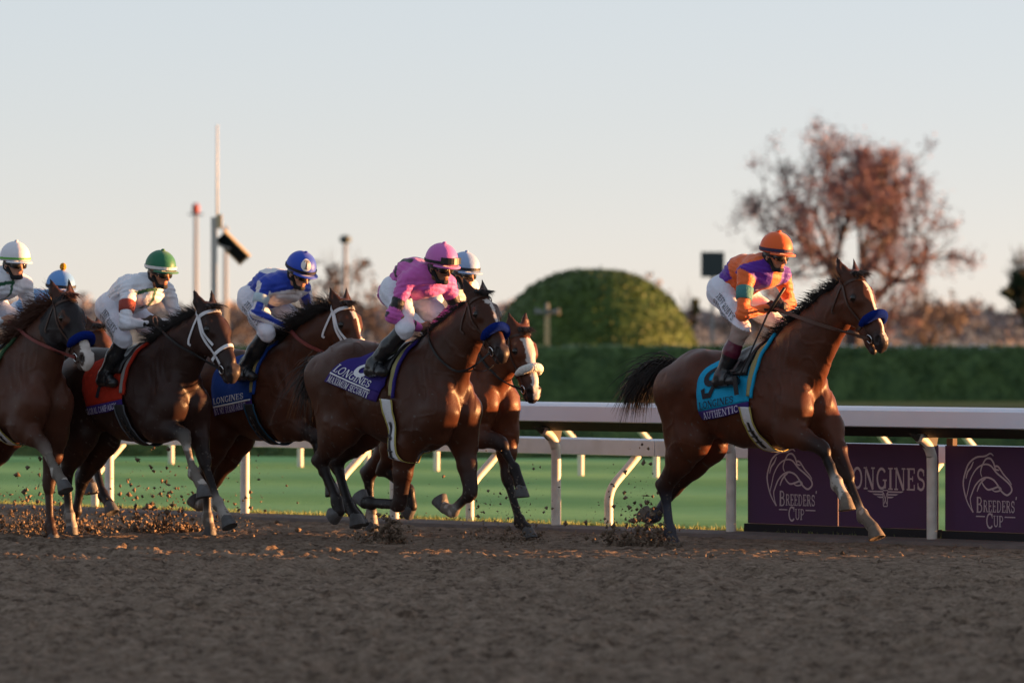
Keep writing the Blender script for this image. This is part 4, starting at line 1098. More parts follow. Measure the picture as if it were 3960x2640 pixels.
JOCKEYS["h5"] = jk("jockey in white silks with dark green helmet and red armband", (-.55, 0, 1.93), (-.17, 0, 2.08), (.01, 0, 2.205), (-.19, -.17, 2.06), (-.13, .17, 2.05), (-.09, -.29, 1.77), (-.09, -.08, 1.785),
    (-.20, -.22, 1.645), (-.36, -.29, 1.36), (-.22, -.31, 1.29), hump=.05, pitch=14, silks=silks5, helmet=("green", (.012, .15, .07)), band=("white", (.72, .72, .72)), band_w=.024, gloves=True, sponsor=True, armband=("red", (.30, .05, .035)), skin="tan")
JOCKEYS["h6"] = jk("jockey in white silks with white helmet and thin green band at left edge", (-.62, 0, 2.0), (-.26, 0, 2.14), (-.12, 0, 2.28), (-.28, -.17, 2.11), (-.22, .17, 2.10), (-.3, -.30, 1.85), (-.22, -.08, 1.80),
    (-.25, -.22, 1.68), (-.40, -.29, 1.38), (-.25, -.31, 1.32), pitch=10, yaw=-6, silks=silks5, helmet=("white", (.72, .72, .78)), band=("green", (.12, .40, .06)), band_w=.016, skin="fair", h=.010)
JOCKEYS["h7"] = jk("jockey with light blue cap and yellow pompom hidden behind hooded horse", (-.42, 0, 1.86), (-.06, 0, 1.96), (.09, 0, 2.075), (-.07, -.17, 1.94), (-.04, .17, 1.94), (-.02, -.28, 1.70), (.0, -.08, 1.66),
    (-.10, -.22, 1.60), (-.28, -.29, 1.30), (-.12, -.31, 1.24), silks=silks_blue, helmet=("skyblue", (.12, .30, .66)), pompom=True, button_r=.03, h=.013)
# ------------------------------------------------------------------ the setting
RAIL_D, RAIL_S = 32.87, -31.94
def rl(D, S): return LEFT * D + FWD * S
def rl3(D, S, z): p = rl(D, S); return A(p[0], p[1], z)

def nodes_mat(name):
    m = bpy.data.materials.new(name); m.use_nodes = True; MATS[name] = m
    return m, m.node_tree.nodes, m.node_tree.links
def noise_node(N, L, vec, scale, detail=5, rough=.6):
    n = N.new("ShaderNodeTexNoise"); n.inputs["Scale"].default_value = scale; n.inputs["Detail"].default_value = detail; n.inputs["Roughness"].default_value = rough
    L.new(vec, n.inputs["Vector"]); return n.outputs["Fac"]
def ramp(N, L, fac, stops):
    r = N.new("ShaderNodeValToRGB"); L.new(fac, r.inputs["Fac"])
    while len(r.color_ramp.elements) < len(stops): r.color_ramp.elements.new(.5)
    for e, (p, c) in zip(r.color_ramp.elements, stops): e.position = p; e.color = (*c, 1)
    return r.outputs["Color"]

def dirt_material():
    m, N, L = nodes_mat("track_dirt"); b = N["Principled BSDF"]; b.inputs["Roughness"].default_value = .95; b.inputs["Specular IOR Level"].default_value = .1
    g = N.new("ShaderNodeNewGeometry").outputs["Position"]
    c1 = ramp(N, L, noise_node(N, L, g, 7.0, 12, .80), [(.40, (.070, .047, .033)), (.50, (.200, .145, .105)), (.62, (.30, .225, .168))])
    L.new(c1, b.inputs["Base Color"])
    bp = N.new("ShaderNodeBump"); bp.inputs["Strength"].default_value = .7; bp.inputs["Distance"].default_value = .02
    L.new(noise_node(N, L, g, 45, 6, .7), bp.inputs["Height"]); L.new(bp.outputs[0], b.inputs["Normal"])
    return m
def grass_material(name, a, c, stripe):
    m, N, L = nodes_mat(name); b = N["Principled BSDF"]; b.inputs["Roughness"].default_value = .9; b.inputs["Specular IOR Level"].default_value = .15
    g = N.new("ShaderNodeNewGeometry").outputs["Position"]
    sx = N.new("ShaderNodeSeparateXYZ"); L.new(g, sx.inputs[0])
    mt = N.new("ShaderNodeMath"); mt.operation = 'MULTIPLY_ADD'; mt.inputs[1].default_value = .35; L.new(sx.outputs["X"], mt.inputs[0]); L.new(sx.outputs["Y"], mt.inputs[2])
    m2 = N.new("ShaderNodeMath"); m2.operation = 'MULTIPLY'; m2.inputs[1].default_value = stripe; L.new(mt.outputs[0], m2.inputs[0])
    m3 = N.new("ShaderNodeMath"); m3.operation = 'SINE'; L.new(m2.outputs[0], m3.inputs[0])
    m4 = N.new("ShaderNodeMath"); m4.operation = 'MULTIPLY_ADD'; m4.inputs[1].default_value = .34; L.new(m3.outputs[0], m4.inputs[0]); L.new(noise_node(N, L, g, 1.3, 8, .75), m4.inputs[2])
    L.new(ramp(N, L, m4.outputs[0], [(.2, a), (.8, c)]), b.inputs["Base Color"])
    bp = N.new("ShaderNodeBump"); bp.inputs["Strength"].default_value = .6; bp.inputs["Distance"].default_value = .03
    L.new(noise_node(N, L, g, 30, 4, .7), bp.inputs["Height"]); L.new(bp.outputs[0], b.inputs["Normal"])
    return m

def make_ground():
    # far ground sheet, beyond everything
    m, N, L = nodes_mat("field_soil"); b = N["Principled BSDF"]; b.inputs["Roughness"].default_value = 1.
    g = N.new("ShaderNodeNewGeometry").outputs["Position"]
    L.new(ramp(N, L, noise_node(N, L, g, .02, 6, .6), [(.35, (.10, .12, .05)), (.6, (.26, .19, .11))]), b.inputs["Base Color"])
    tag(mesh_obj("ground", [(-1500, -60, -.12), (1500, -60, -.12), (1500, 3500, -.12), (-1500, 3500, -.12)], [(0, 1, 2, 3)], m, None, False), kind="structure")
    # infield grass
    gm = grass_material("infield_grass", (.022, .055, .018), (.045, .095, .03), .30)
    tag(mesh_obj("infield", [(-60, 60, -.06), (60, 60, -.06), (80, 215, -.06), (-80, 215, -.06)], [(0, 1, 2, 3)], gm, None, False), kind="structure")
    # turf course
    tm = grass_material("turf_grass", (.150, .345, .112), (.240, .465, .168), .85)
    q = [rl(RAIL_D + .02, -75), rl(RAIL_D + .02, 20), A(26, 72), A(-30, 83.5)]
    n = 60; V = []; Fq = []
    for i in range(n):
        for k in range(n):
            u, w = i / (n - 1), k / (n - 1)
            p = (q[0] * (1 - u) + q[1] * u) * (1 - w) + (q[3] * (1 - u) + q[2] * u) * w
            V.append((p[0], p[1], .012 + .012 * math.sin(p[0] * 1.3) * math.sin(p[1] * .9)))
    Fq = [(i * n + k, (i + 1) * n + k, (i + 1) * n + k + 1, i * n + k + 1) for i in range(n - 1) for k in range(n - 1)]
    tag(mesh_obj("turf_course", V, Fq, tm, None), kind="structure")
    # dirt track with its worked surface
    dm = dirt_material()
    Y = np.concatenate([np.linspace(-40, 16, 24), np.linspace(18, 26, 30), np.linspace(26, 41, 420)[1:], np.linspace(41, 58, 330)[1:], np.linspace(58, 75, 40)[1:]])
    U = np.concatenate([-1 - np.linspace(1, .04, 16) ** 2 * 12, np.linspace(-1, 1, 640), 1 + np.linspace(.04, 1, 16) ** 2 * 12]); nx = len(U)
    YY = np.repeat(Y[:, None], nx, 1); XX = U[None, :] * (np.maximum(YY, 18) * .092 + 1.2)
    Dd = XX * LEFT[0] + YY * LEFT[1]; Ss = XX * FWD[0] + YY * FWD[1]
    z = np.zeros_like(XX)
    for sc, am, sd in ((.03, .012, 1), (.06, .018, 2), (.14, .020, 3), (.5, .018, 4)):
        v = vnoise(XX / sc + 31 * sd, YY / (sc * 1.6) + 17 * sd, sd)
        z += am * (1 - np.abs(2 * v - 1) * 1.6) * (.75 + .5 * vnoise(XX * .8 + sd, YY * .35, 11 + sd))
    z += .010 * np.sin(Dd * 5.2 + 1.5 * vnoise(XX * .4, YY * .4, 21)) * vnoise(XX * .7, YY * .5, 22)
    gx = np.random.default_rng(12)
    for _ in range(380):                                   # old hoof marks
        y0 = 27 + 26 * gx.random(); x0 = (gx.random() * 2 - 1) * (y0 * .092 + .6)
        i0, i1 = np.searchsorted(Y, (y0 - .5, y0 + .5)); sx = XX[i0:i1] - x0; sy = YY[i0:i1] - y0
        r2 = (sx / .11) ** 2 + (sy / .14) ** 2; a = .030 * (.3 + gx.random())
        z[i0:i1] += -a * np.exp(-r2 * 1.6) + a * .75 * np.exp(-((np.sqrt(r2) - 1.35) / .4) ** 2)
    z *= 1 - .55 * np.clip((Dd - 28.2) / 1.2, 0, 1)
    z *= np.where(np.abs(U)[None, :] > 1.02, .3, 1.)
    z -= .012
    e = np.clip((Dd - (RAIL_D - .45)) / .4, 0, 1); z = z * (1 - .8 * e) + .015 * e
    z = np.where(Dd > RAIL_D + .05, -.10, z)
    V = np.stack([XX, YY, z], -1).reshape(-1, 3); ny = len(Y)
    a = (np.arange(ny - 1)[:, None] * nx + np.arange(nx - 1)[None, :]).ravel()
    tag(mesh_obj("dirt_track", V, np.stack([a, a + 1, a + nx + 1, a + nx], 1), dm, None), kind="structure")
    # loose clods over the track
    V, Fq = clod_mesh(16000, lambda gr: (lambda y0, xx: A(xx * (y0 * .092 + .4), y0, -.004))(26 + 27 * gr.random() ** .9, gr.random() * 2 - 1), 5, (.005, .026), lambda p: p[0] * LEFT[0] + p[1] * LEFT[1] < RAIL_D - .1)
    o = mesh_obj("dirt_clods", V, Fq, dm, None, False); tag(o, "loose crumbs of brown dirt strewn over the track surface", "dirt", kind="stuff")
    # low edge of packed dirt and grass blades along the foot of the rail
    mb = MB(); L0, L1 = rl(RAIL_D - .30, -80), rl(RAIL_D - .30, 10)
    prof = [(-.34, -.05), (-.28, .035), (.06, .05), (.12, .0)]
    vv = [rl3(RAIL_D + d, S, zz) for S in (-80, 10) for d, zz in prof]
    mb.add(vv, [(k, k + 1, 5 + k, 4 + k) for k in range(3)])
    tag(mb.build("track_edge", material("edge_dirt", (.16, .13, .12), .9, noise=(6, .6, (.09, .07, .06)), bump=(30, .6)), None), kind="structure")
    gr = np.random.default_rng(5); V = []; Fq = []
    for i in range(22000):
        S = -48 + 26 * gr.random(); D = RAIL_D + .10 + abs(gr.normal(0, .30)); p = rl3(D, S, .01)
        h = (.025 + .035 * gr.random()) * (1.3 if gr.random() < .2 else 1); w = .006
        a = gr.random() * 6.28; t = A(math.cos(a), math.sin(a), 0) * w; ln = A(gr.normal(0, .3), gr.normal(0, .3), 1) * h
        b = len(V); V += [p - t, p + t, p + ln]; Fq.append((b, b + 1, b + 2))
    m, N, L = nodes_mat("edge_grass"); bb = N["Principled BSDF"]; bb.inputs["Roughness"].default_value = .8
    g = N.new("ShaderNodeNewGeometry").outputs["Position"]
    L.new(ramp(N, L, noise_node(N, L, g, 5, 4), [(.35, (.14, .24, .06)), (.65, (.33, .32, .11))]), bb.inputs["Base Color"])  # noise mixes green and yellow over the blades
    tag(mesh_obj("verge_grass", V, np.array(Fq), m, None, False), "yellow green grass blades along the foot of the rail", "grass", kind="stuff")

ICO = None
def clod_mesh(n, where, seed, size, keep=None):
    """many small lumpy octahedra in one mesh"""
    gr = np.random.default_rng(seed); V = []; Fq = []
    base = np.array([(1, 0, 0), (-1, 0, 0), (0, 1, 0), (0, -1, 0), (0, 0, 1), (0, 0, -1)], float)
    fs = np.array([(0, 2, 4), (2, 1, 4), (1, 3, 4), (3, 0, 4), (2, 0, 5), (1, 2, 5), (3, 1, 5), (0, 3, 5)])
    for i in range(n):
        p = where(gr)
        if keep is not None and not keep(p): continue
        s = size[0] + (size[1] - size[0]) * gr.random() ** 4
        V.append(p + base * s * (.6 + .8 * gr.random((6, 1))) * (.7 + .6 * gr.random(3)) + gr.normal(0, s * .25, (6, 3))); 
        Fq.append(fs + 6 * (len(V) - 1))
    return np.concatenate(V), np.concatenate(Fq)

def rail_steel(): return material("rail_white", (.72, .77, .88), .42, .45, noise=(2.5, .35, (.60, .64, .73)), bump=(12, .06))
POSTS = [-24.75, -27.2, -29.6, -31.94, -34.27, -36.45, -38.6, -40.72, -42.76, -44.8, -46.85, -48.9, -50.95, -53.0, -55.0, -57.0]
def make_rails():
    wm = rail_steel(); dk = material("bracket_dark", (.05, .045, .04), .7)
    pm = material("post_white", (.74, .71, .66), .45, .4, noise=(9, .6, (.46, .41, .36)))
    # inner rail of the dirt track
    root = empty("inner_rail", rl3(RAIL_D, RAIL_S - 8, 0)); tag(root, "long white safety rail with wide cover along the dirt track", "rail")
    off = A(*root.location)
    segs = np.arange(RAIL_S + 2.16 * 3 + .4, RAIL_S - 2.16 * 14, -4.32)
    prof = [(-.30, 1.075), (-.305, .95), (-.285, .942), (-.27, 1.06), (.10, 1.07), (.10, 1.105), (-.24, 1.098)]
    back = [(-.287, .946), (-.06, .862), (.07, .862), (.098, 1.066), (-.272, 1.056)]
    bkm = material("rail_underside_shade", (.035, .027, .02), .85, noise=(4, .5, (.02, .016, .013)))  # underside and back colored dark brown for shade and to curb sun bounce
    for a, b in zip(segs[:-1], segs[1:]):
        mb = MB(); n = len(prof); g = .006
        v = [rl3(RAIL_D + d, S, z) - off for S in (a - g, b + g) for d, z in prof]
        mb.add(v, [(k, (k + 1) % n, n + (k + 1) % n, n + k) for k in range(n)] + [tuple(range(n))[::-1], tuple(range(n, 2 * n))])
        mb.build("rail_cover", wm, root)
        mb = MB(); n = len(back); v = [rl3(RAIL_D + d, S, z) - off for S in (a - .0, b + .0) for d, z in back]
        mb.add(v, [(k, (k + 1) % n, n + (k + 1) % n, n + k) for k in range(n)] + [tuple(range(n))[::-1], tuple(range(n, 2 * n))]); mb.build("rail_underside_shade", bkm, root)
    for i in range(-3, 13):
        S = POSTS[i + 3]
        path = [(0, -.05), (0, .3), (0, .66), (-.012, .73), (-.045, .79), (-.10, .835), (-.15, .865)]
        mb = MB(); mb.tube([rl3(RAIL_D + d, S, z) - off for d, z in catmull(path, 4)], .043, 14); mb.build("post", pm, root, True)
        mb = MB()
        v = [rl3(RAIL_D + d, S + s, z) - off for s in (-.012, .012) for d, z in ((-.27, .90), (.02, .70), (.06, .86))]
        mb.add(v, [(0, 1, 2), (5, 4, 3), (0, 3, 4, 1), (1, 4, 5, 2), (2, 5, 3, 0)]); mb.build("bracket", dk, root)
    # turf rails: near one leans away from us, far one towards us
    bm = material("rail_grimy", (.64, .72, .84), .5, .4, noise=(5., .55, (.44, .49, .55)))
    def turf_rail(name, label, D0, S0, step, cnt, sgn, dirv=FWD):
        perp = LEFT * sgn
        o0 = rl3(D0, S0, 0); root = empty(name, o0); tag(root, label, "rail")
        at = lambda k, d, z: A(*(dirv * k + perp * d), z)
        for i in range(cnt):
            path = [(0, -.05), (0, .18), (.0, .26), (.03, .35), (.10, .43), (.22, .53), (.34, .64)]
            mb = MB(); mb.tube([at(-step * i, d, z) for d, z in catmull(path, 3)], .038, 12); mb.build("post", pm, root, True)
        prof = [(.26, .772), (.255, .642), (.275, .636), (.45, .636), (.47, .70), (.42, .785)]
        for i in range(0, cnt - 1, 3):
            a, b = -step * i + .3, -step * min(i + 3, cnt - 1) + .31
            mb = MB(); n = len(prof); v = [at(S, d, z) for S in (a, b) for d, z in prof]
            fl = [(k, (k + 1) % n, n + (k + 1) % n, n + k) for k in range(n)] + [tuple(range(n))[::-1], tuple(range(n, 2 * n))]
            mb.add(v, fl if sgn > 0 else [f[::-1] for f in fl]); mb.build("rail_cover", bm, root)
        return root
    S_a = float(A(.707, 49.05) @ FWD)
    turf_rail("turf_rail", "grimy white turf rail with bent posts just behind the track rail", 33.22, S_a + .05 + 1.82 * 3, 1.82, 15, 1)
    S_b = float(A(.82, 68.1) @ FWD)
    turf_rail("turf_rail", "far white turf rail with short posts on the other side of the lawn", 45.83, S_b + 1.32 * 5, 1.32, 22, -1)

BC_LOGO = [[(0.343, 0.264), (0.284, 0.342), (0.249, 0.423), (0.235, 0.505), (0.259, 0.588), (0.298, 0.657), (0.377, 0.706), (0.475, 0.718), (0.533, 0.74), (0.567, 0.722)], [(0.264, 0.533), (0.284, 0.588), (0.318, 0.623), (0.348, 0.672)], [(0.269, 0.382), (0.289, 0.445), (0.318, 0.534), (0.377, 0.611), (0.455, 0.65), (0.533, 0.644), (0.601, 0.587), (0.679, 0.541), (0.747, 0.494), (0.768, 0.454), (0.747, 0.425), (0.708, 0.412), (0.65, 0.445), (0.611, 0.492), (0.563, 0.532), (0.494, 0.548), (0.426, 0.529), (0.367, 0.48), (0.328, 0.411), (0.313, 0.37), (0.328, 0.301), (0.348, 0.268)], [(0.441, 0.55), (0.426, 0.591), (0.447, 0.646), (0.485, 0.694), (0.533, 0.699), (0.567, 0.668), (0.582, 0.641), (0.621, 0.635), (0.679, 0.575), (0.737, 0.528), (0.766, 0.495)], [(0.387, 0.433), (0.411, 0.481), (0.447, 0.519), (0.485, 0.541)], [(0.436, 0.529), (0.455, 0.489), (0.504, 0.452), (0.563, 0.46), (0.621, 0.475), (0.65, 0.452), (0.592, 0.438), (0.553, 0.45)], [(0.577, 0.641), (0.592, 0.614), (0.631, 0.608)]]
def flat_text(txt, s0, s1, z0, z1, put, spacing=.06):
    V2, F2, w = text_mesh(txt, spacing)
    return put(s0 + (s1 - s0) * V2[:, 0] / w, z0 + (z1 - z0) * V2[:, 1]), F2
def make_banners():
    pm = material("banner_purple", (.082, .034, .098), .6, .2, bump=(3, .12), noise=(1.5, .6, (.066, .036, .066)))
    bk = material("banner_base_black", (.012, .012, .016), .8)
    ink = material("banner_print", (.52, .42, .46), .6)
    wood = material("banner_stake", (.12, .075, .05), .8, noise=(20, .5, (.07, .045, .03)))
    D = 33.03
    def board(label, s0, s1, Dd=D, tilt=0.):
        root = empty("banner_board", rl3(Dd, (s0 + s1) / 2, 0)); tag(root, label, "banner", "advertising boards behind the track rail")
        o = A(*root.location); ax = np.array([[FWD[0], FWD[1], 0], [LEFT[0], LEFT[1], 0], [0, 0, 1]])
        mb = MB(); mb.box(rl3(Dd + .02, (s0 + s1) / 2, .455) - o, (s1 - s0, .04, .68), ax); mb.build("panel", pm, root)
        mb = MB(); mb.box(rl3(Dd + .02, (s0 + s1) / 2, .055) - o, (s1 - s0 + .03, .10, .115), ax); mb.build("base", bk, root)
        def put(S, z): return np.array([rl3(Dd - .0035, s, zz) - o for s, zz in zip(S, z)])
        return root, put, o
    def horse_print(root, put, s0):
        for pts in BC_LOGO:
            P2 = catmull(pts, 6); n = len(P2); wdt = [.0095 * (.55 + .75 * math.sin(math.pi * min(1, i / (n - 1))) ** .6) for i in range(n)]
            V = []; 
            for i in range(n):
                t = nrm(P2[min(i + 1, n - 1)] - P2[max(i - 1, 0)]); nn = A(-t[1], t[0]) * wdt[i] / 1.6; V += [P2[i] + nn, P2[i] - nn]
            V = np.array(V)
            mesh_obj("emblem_line", put(s0 + V[:, 0], V[:, 1]), [(2 * i, 2 * i + 1, 2 * i + 3, 2 * i + 2) for i in range(n - 1)], ink, root, False)
        for txt, a, b, z0, z1 in (("B", .376, .452, .266, .392), ("REEDERS", .456, .80, .272, .366), ("'", .805, .828, .31, .40), ("C", .486, .562, .140, .266), ("UP", .566, .676, .156, .246)):
            v, f = flat_text(txt, s0 + a, s0 + b, z0, z1, put); mesh_obj("lettering", v, f, ink, root, False)
        for a, b in ((.376, .474), (.690, .806)):
            mesh_obj("print_line", put(A(s0 + a, s0 + b, s0 + b, s0 + a), A(.232, .232, .241, .241)), [(0, 1, 2, 3)], ink, root, False)
    s0 = -34.235
    r, put, o = board("purple board with white horse head emblem reading Breeders' Cup, left of post", s0, s0 + 1.055); horse_print(r, put, s0)
    s1 = s0 + 1.075
    r, put, o = board("purple board with slab serif LONGINES and winged hourglass emblem", s1, s1 + 1.10)
    v, f = flat_text("LONGINES", s1 + .05, s1 + .99, .425, .605, put, .10); mesh_obj("lettering", v, f, ink, r, False)
    for sg in (-1, 1):
        for k, (w, z) in enumerate(((.21, .415), (.15, .392), (.10, .37))):
            c = s1 + .54
            mesh_obj("emblem_line", put(A(c + sg * .03, c + sg * w, c + sg * (w - .03), c + sg * .03), A(z, z, z - .012, z - .012)), [(0, 1, 2, 3)], ink, r, False)
    c = s1 + .54
    for pts in ([(c - .028, .42), (c + .028, .42), (c + .022, .29), (c - .022, .29), (c - .028, .42)], [(c - .02, .40), (c + .014, .31)], [(c + .02, .40), (c - .014, .31)]):
        for p, q2 in zip(pts[:-1], pts[1:]):
            p, q2 = A(*p), A(*q2); t = nrm(q2 - p); nn = A(-t[1], t[0]) * .004
            V = np.array([p + nn, p - nn, q2 - nn, q2 + nn]); mesh_obj("emblem_line", put(V[:, 0], V[:, 1]), [(0, 1, 2, 3)], ink, r, False)
    s2 = s1 + 1.10 + .17
    r, put, o = board("purple board with horse head emblem cut off by the right edge of view", s2, s2 + 1.055, D - .06); horse_print(r, put, s2 - .03)
    mb = MB(); mb.box(A(0, 0, .42), (.07, .05, .86), np.array([[FWD[0], FWD[1], 0], [LEFT[0], LEFT[1], 0], [0, 0, 1]]))
    st = mb.build("wooden_stake", wood); st.location = tuple(rl3(D + .10, s2 - .08, 0)); tag(st, "brown wooden stake in the gap between two purple boards", "stake")

# foliage --------------------------------------------------------------
def leaves(pts, nor, size, seed, jit=.6):
    g = np.random.default_rng(seed); n = len(pts)
    d = nor + g.normal(0, jit, (n, 3)); d /= np.linalg.norm(d, axis=1, keepdims=True) + 1e-9
    a = np.cross(d, g.normal(0, 1, (n, 3))); a /= np.linalg.norm(a, axis=1, keepdims=True) + 1e-9
    b = np.cross(d, a); s = size * (.6 + .8 * g.random((n, 1)))
    V = np.stack([pts - a * s, pts - b * s * .6 + d * s * .15, pts + a * s, pts + b * s * .6 + d * s * .15], 1).reshape(-1, 3)
    return V, (np.arange(n)[:, None] * 4 + np.arange(4)[None, :])
def leaf_material(name, a, b):
    m, N, L = nodes_mat(name); s = N["Principled BSDF"]; s.inputs["Roughness"].default_value = .6; s.inputs["Specular IOR Level"].default_value = .25
    g = N.new("ShaderNodeNewGeometry").outputs["Position"]
    L.new(ramp(N, L, noise_node(N, L, g, 2.2, 6, .75), [(.35, a), (.68, b)]), s.inputs["Base Color"])
    return m
def hedge_box(name, label, p0, p1, depth, h, mat, seed, nl=9000, leaf=.05):
    p0, p1 = A(*p0), A(*p1); d = p1 - p0; Ld = np.linalg.norm(d); d = d / Ld; bk = A(-d[1], d[0]); bk = bk if bk[1] > 0 else -bk
    root = empty(name, (*p0, 0)); tag(root, label, "hedge")
    nu, prof = int(Ld / .35), [(0, 0), (0, h * .35), (.0, h * .7), (.04, h * .93), (.16, h), (depth * .5, h * 1.01), (depth - .16, h), (depth, h * .9), (depth, 0)]
    gr = np.random.default_rng(seed); V = []
    for i in range(nu + 1):
        for (o, z) in prof:
            q = d * Ld * i / nu + bk * (o + gr.normal(0, .025)); V.append((q[0], q[1], max(z + gr.normal(0, .03) + .14 * (z / h) * (float(vnoise(np.array(i * .28), np.array(seed + .5), 41)) - .5), 0) if z > 0 else -.1))
    n = len(prof); F = [(i * n + k, (i + 1) * n + k, (i + 1) * n + k + 1, i * n + k + 1) for i in range(nu) for k in range(n - 1)]
    F += [tuple(range(n)), tuple(nu * n + k for k in range(n))[::-1]]
    mesh_obj("clipped_mass", V, F, mat, root)
    u = gr.random(nl) * Ld; w = gr.random(nl)
    front = w < .55
    o = np.where(front, gr.normal(0, .02, nl), gr.random(nl) * depth); z = np.where(front, gr.random(nl) * h, h + gr.normal(.01, .035, nl))
    P3 = np.stack([d[0] * u + bk[0] * o, d[1] * u + bk[1] * o, z], 1); Nn = np.where(front[:, None], np.array([-bk[0], -bk[1], .1]), np.array([0, 0, 1.]))
    v, f = leaves(P3, Nn, leaf, seed + 1); mesh_obj("leaves", v, f, mat, root, False)
    return root
def make_dome(loc, R, top, mat):
    root = empty("topiary_dome", loc); tag(root, "large clipped dome shaped evergreen bush rising behind the hedge", "bush")
    g = np.random.default_rng(9); V = []; nr, na = 26, 48
    prof = lambda t: (R * math.sin(t * math.pi / 2) ** .86, top * (math.cos(t * math.pi / 2) ** .92))
    for i in range(nr + 1):
        r, z = prof(i / nr)
        for k in range(na):
            a = 2 * math.pi * k / na; e = 1 + g.normal(0, .006) + .035 * (float(vnoise(np.array(a * 2.6 + 7), np.array(i * .22), 42)) - .5); V.append((r * math.cos(a) * e, r * math.sin(a) * e, z * (1 + g.normal(0, .005))))
    F = [(i * na + k, i * na + (k + 1) % na, (i + 1) * na + (k + 1) % na, (i + 1) * na + k) for i in range(nr) for k in range(na)]
    F = [f[::-1] for f in F]
    mesh_obj("clipped_mass", V, F, mat, root)
    n = 16000; t = np.sqrt(g.random(n)); a = g.random(n) * 2 * math.pi
    rz = np.array([prof(x) for x in t]); P3 = np.stack([rz[:, 0] * np.cos(a), rz[:, 0] * np.sin(a), rz[:, 1]], 1); Nn = P3 / np.linalg.norm(P3, axis=1, keepdims=True)
    v, f = leaves(P3 + Nn * g.normal(.01, .03, (n, 1)), Nn, .055, 3); mesh_obj("leaves", v, f, mat, root, False)
def branch_tree(name, label, loc, H, W, seed, leafmat, nleaf, leaf=.09, barkc=(.10, .075, .065), trunk_r=.16, depth=5, cat="tree", spread=.62, lean=0., first=.18):
    root = empty(name, loc); tag(root, label, cat)
    g = np.random.default_rng(seed); mb = MB(); tips = []
    def grow(p, d, L, r, lv):
        n = 4; pts = [p]; cur = p.copy(); dd = d.copy()
        for i in range(n):
            dd = nrm(dd + g.normal(0, .10, 3) + A(0, 0, .05)); cur = cur + dd * L / n; pts.append(cur.copy())
        mb.tube(pts, list(np.linspace(r, r * .62, n + 1)), 7 if lv < 2 else (5 if lv < 4 else 3), lv == 0)
        if lv >= depth: tips.append((cur, dd)); return
        if lv >= 2: tips.append((pts[2], dd))
        for k in range(3 if lv else 5):
            a = g.random() * 6.28; sd = nrm(np.cross(dd, A(math.cos(a), math.sin(a), .3)))
            nd = nrm(dd * (.75 if lv else .85) + sd * spread * (.6 + .7 * g.random()) * (1.0 if lv else 1.15) + A(0, 0, .12))
            grow(pts[-1] if (k == 0 or g.random() < .5) else pts[3], nd, L * (.66 + .2 * g.random()), r * (.56 if lv else .5), lv + 1)
    grow(A(0, 0, -.1), nrm(A(lean, 0, 1)), H * first, trunk_r, 0)
    allv = np.concatenate(mb.v); top = allv[:, 2].max(); wid = np.abs(allv[:, 0]).max()
    sc = A(W / wid * .92, W / wid * .92, H / top * .97)
    mb.v = [v * sc for v in mb.v]; mb.build("trunk", material("bark_" + name + str(seed), barkc, .9, noise=(8, .5, tuple(.6 * np.array(barkc)))), root, True)
    if nleaf:
        T = np.array([t[0] for t in tips]) * sc
        k = g.integers(0, len(T), nleaf); cl = vnoise(T[:, 0] * .9 + 40, T[:, 2] * .9 + 40, seed); keepp = (cl > .28)
        k = k[keepp[k]]
        P3 = T[k] + g.normal(0, .045 * W, (len(k), 3)) * (.5 + .8 * g.random((len(k), 1)))
        v, f = leaves(P3, g.normal(0, 1, (len(k), 3)), leaf, seed + 4, 1.); mesh_obj("crown", v, f, leafmat, root, False)
    return root
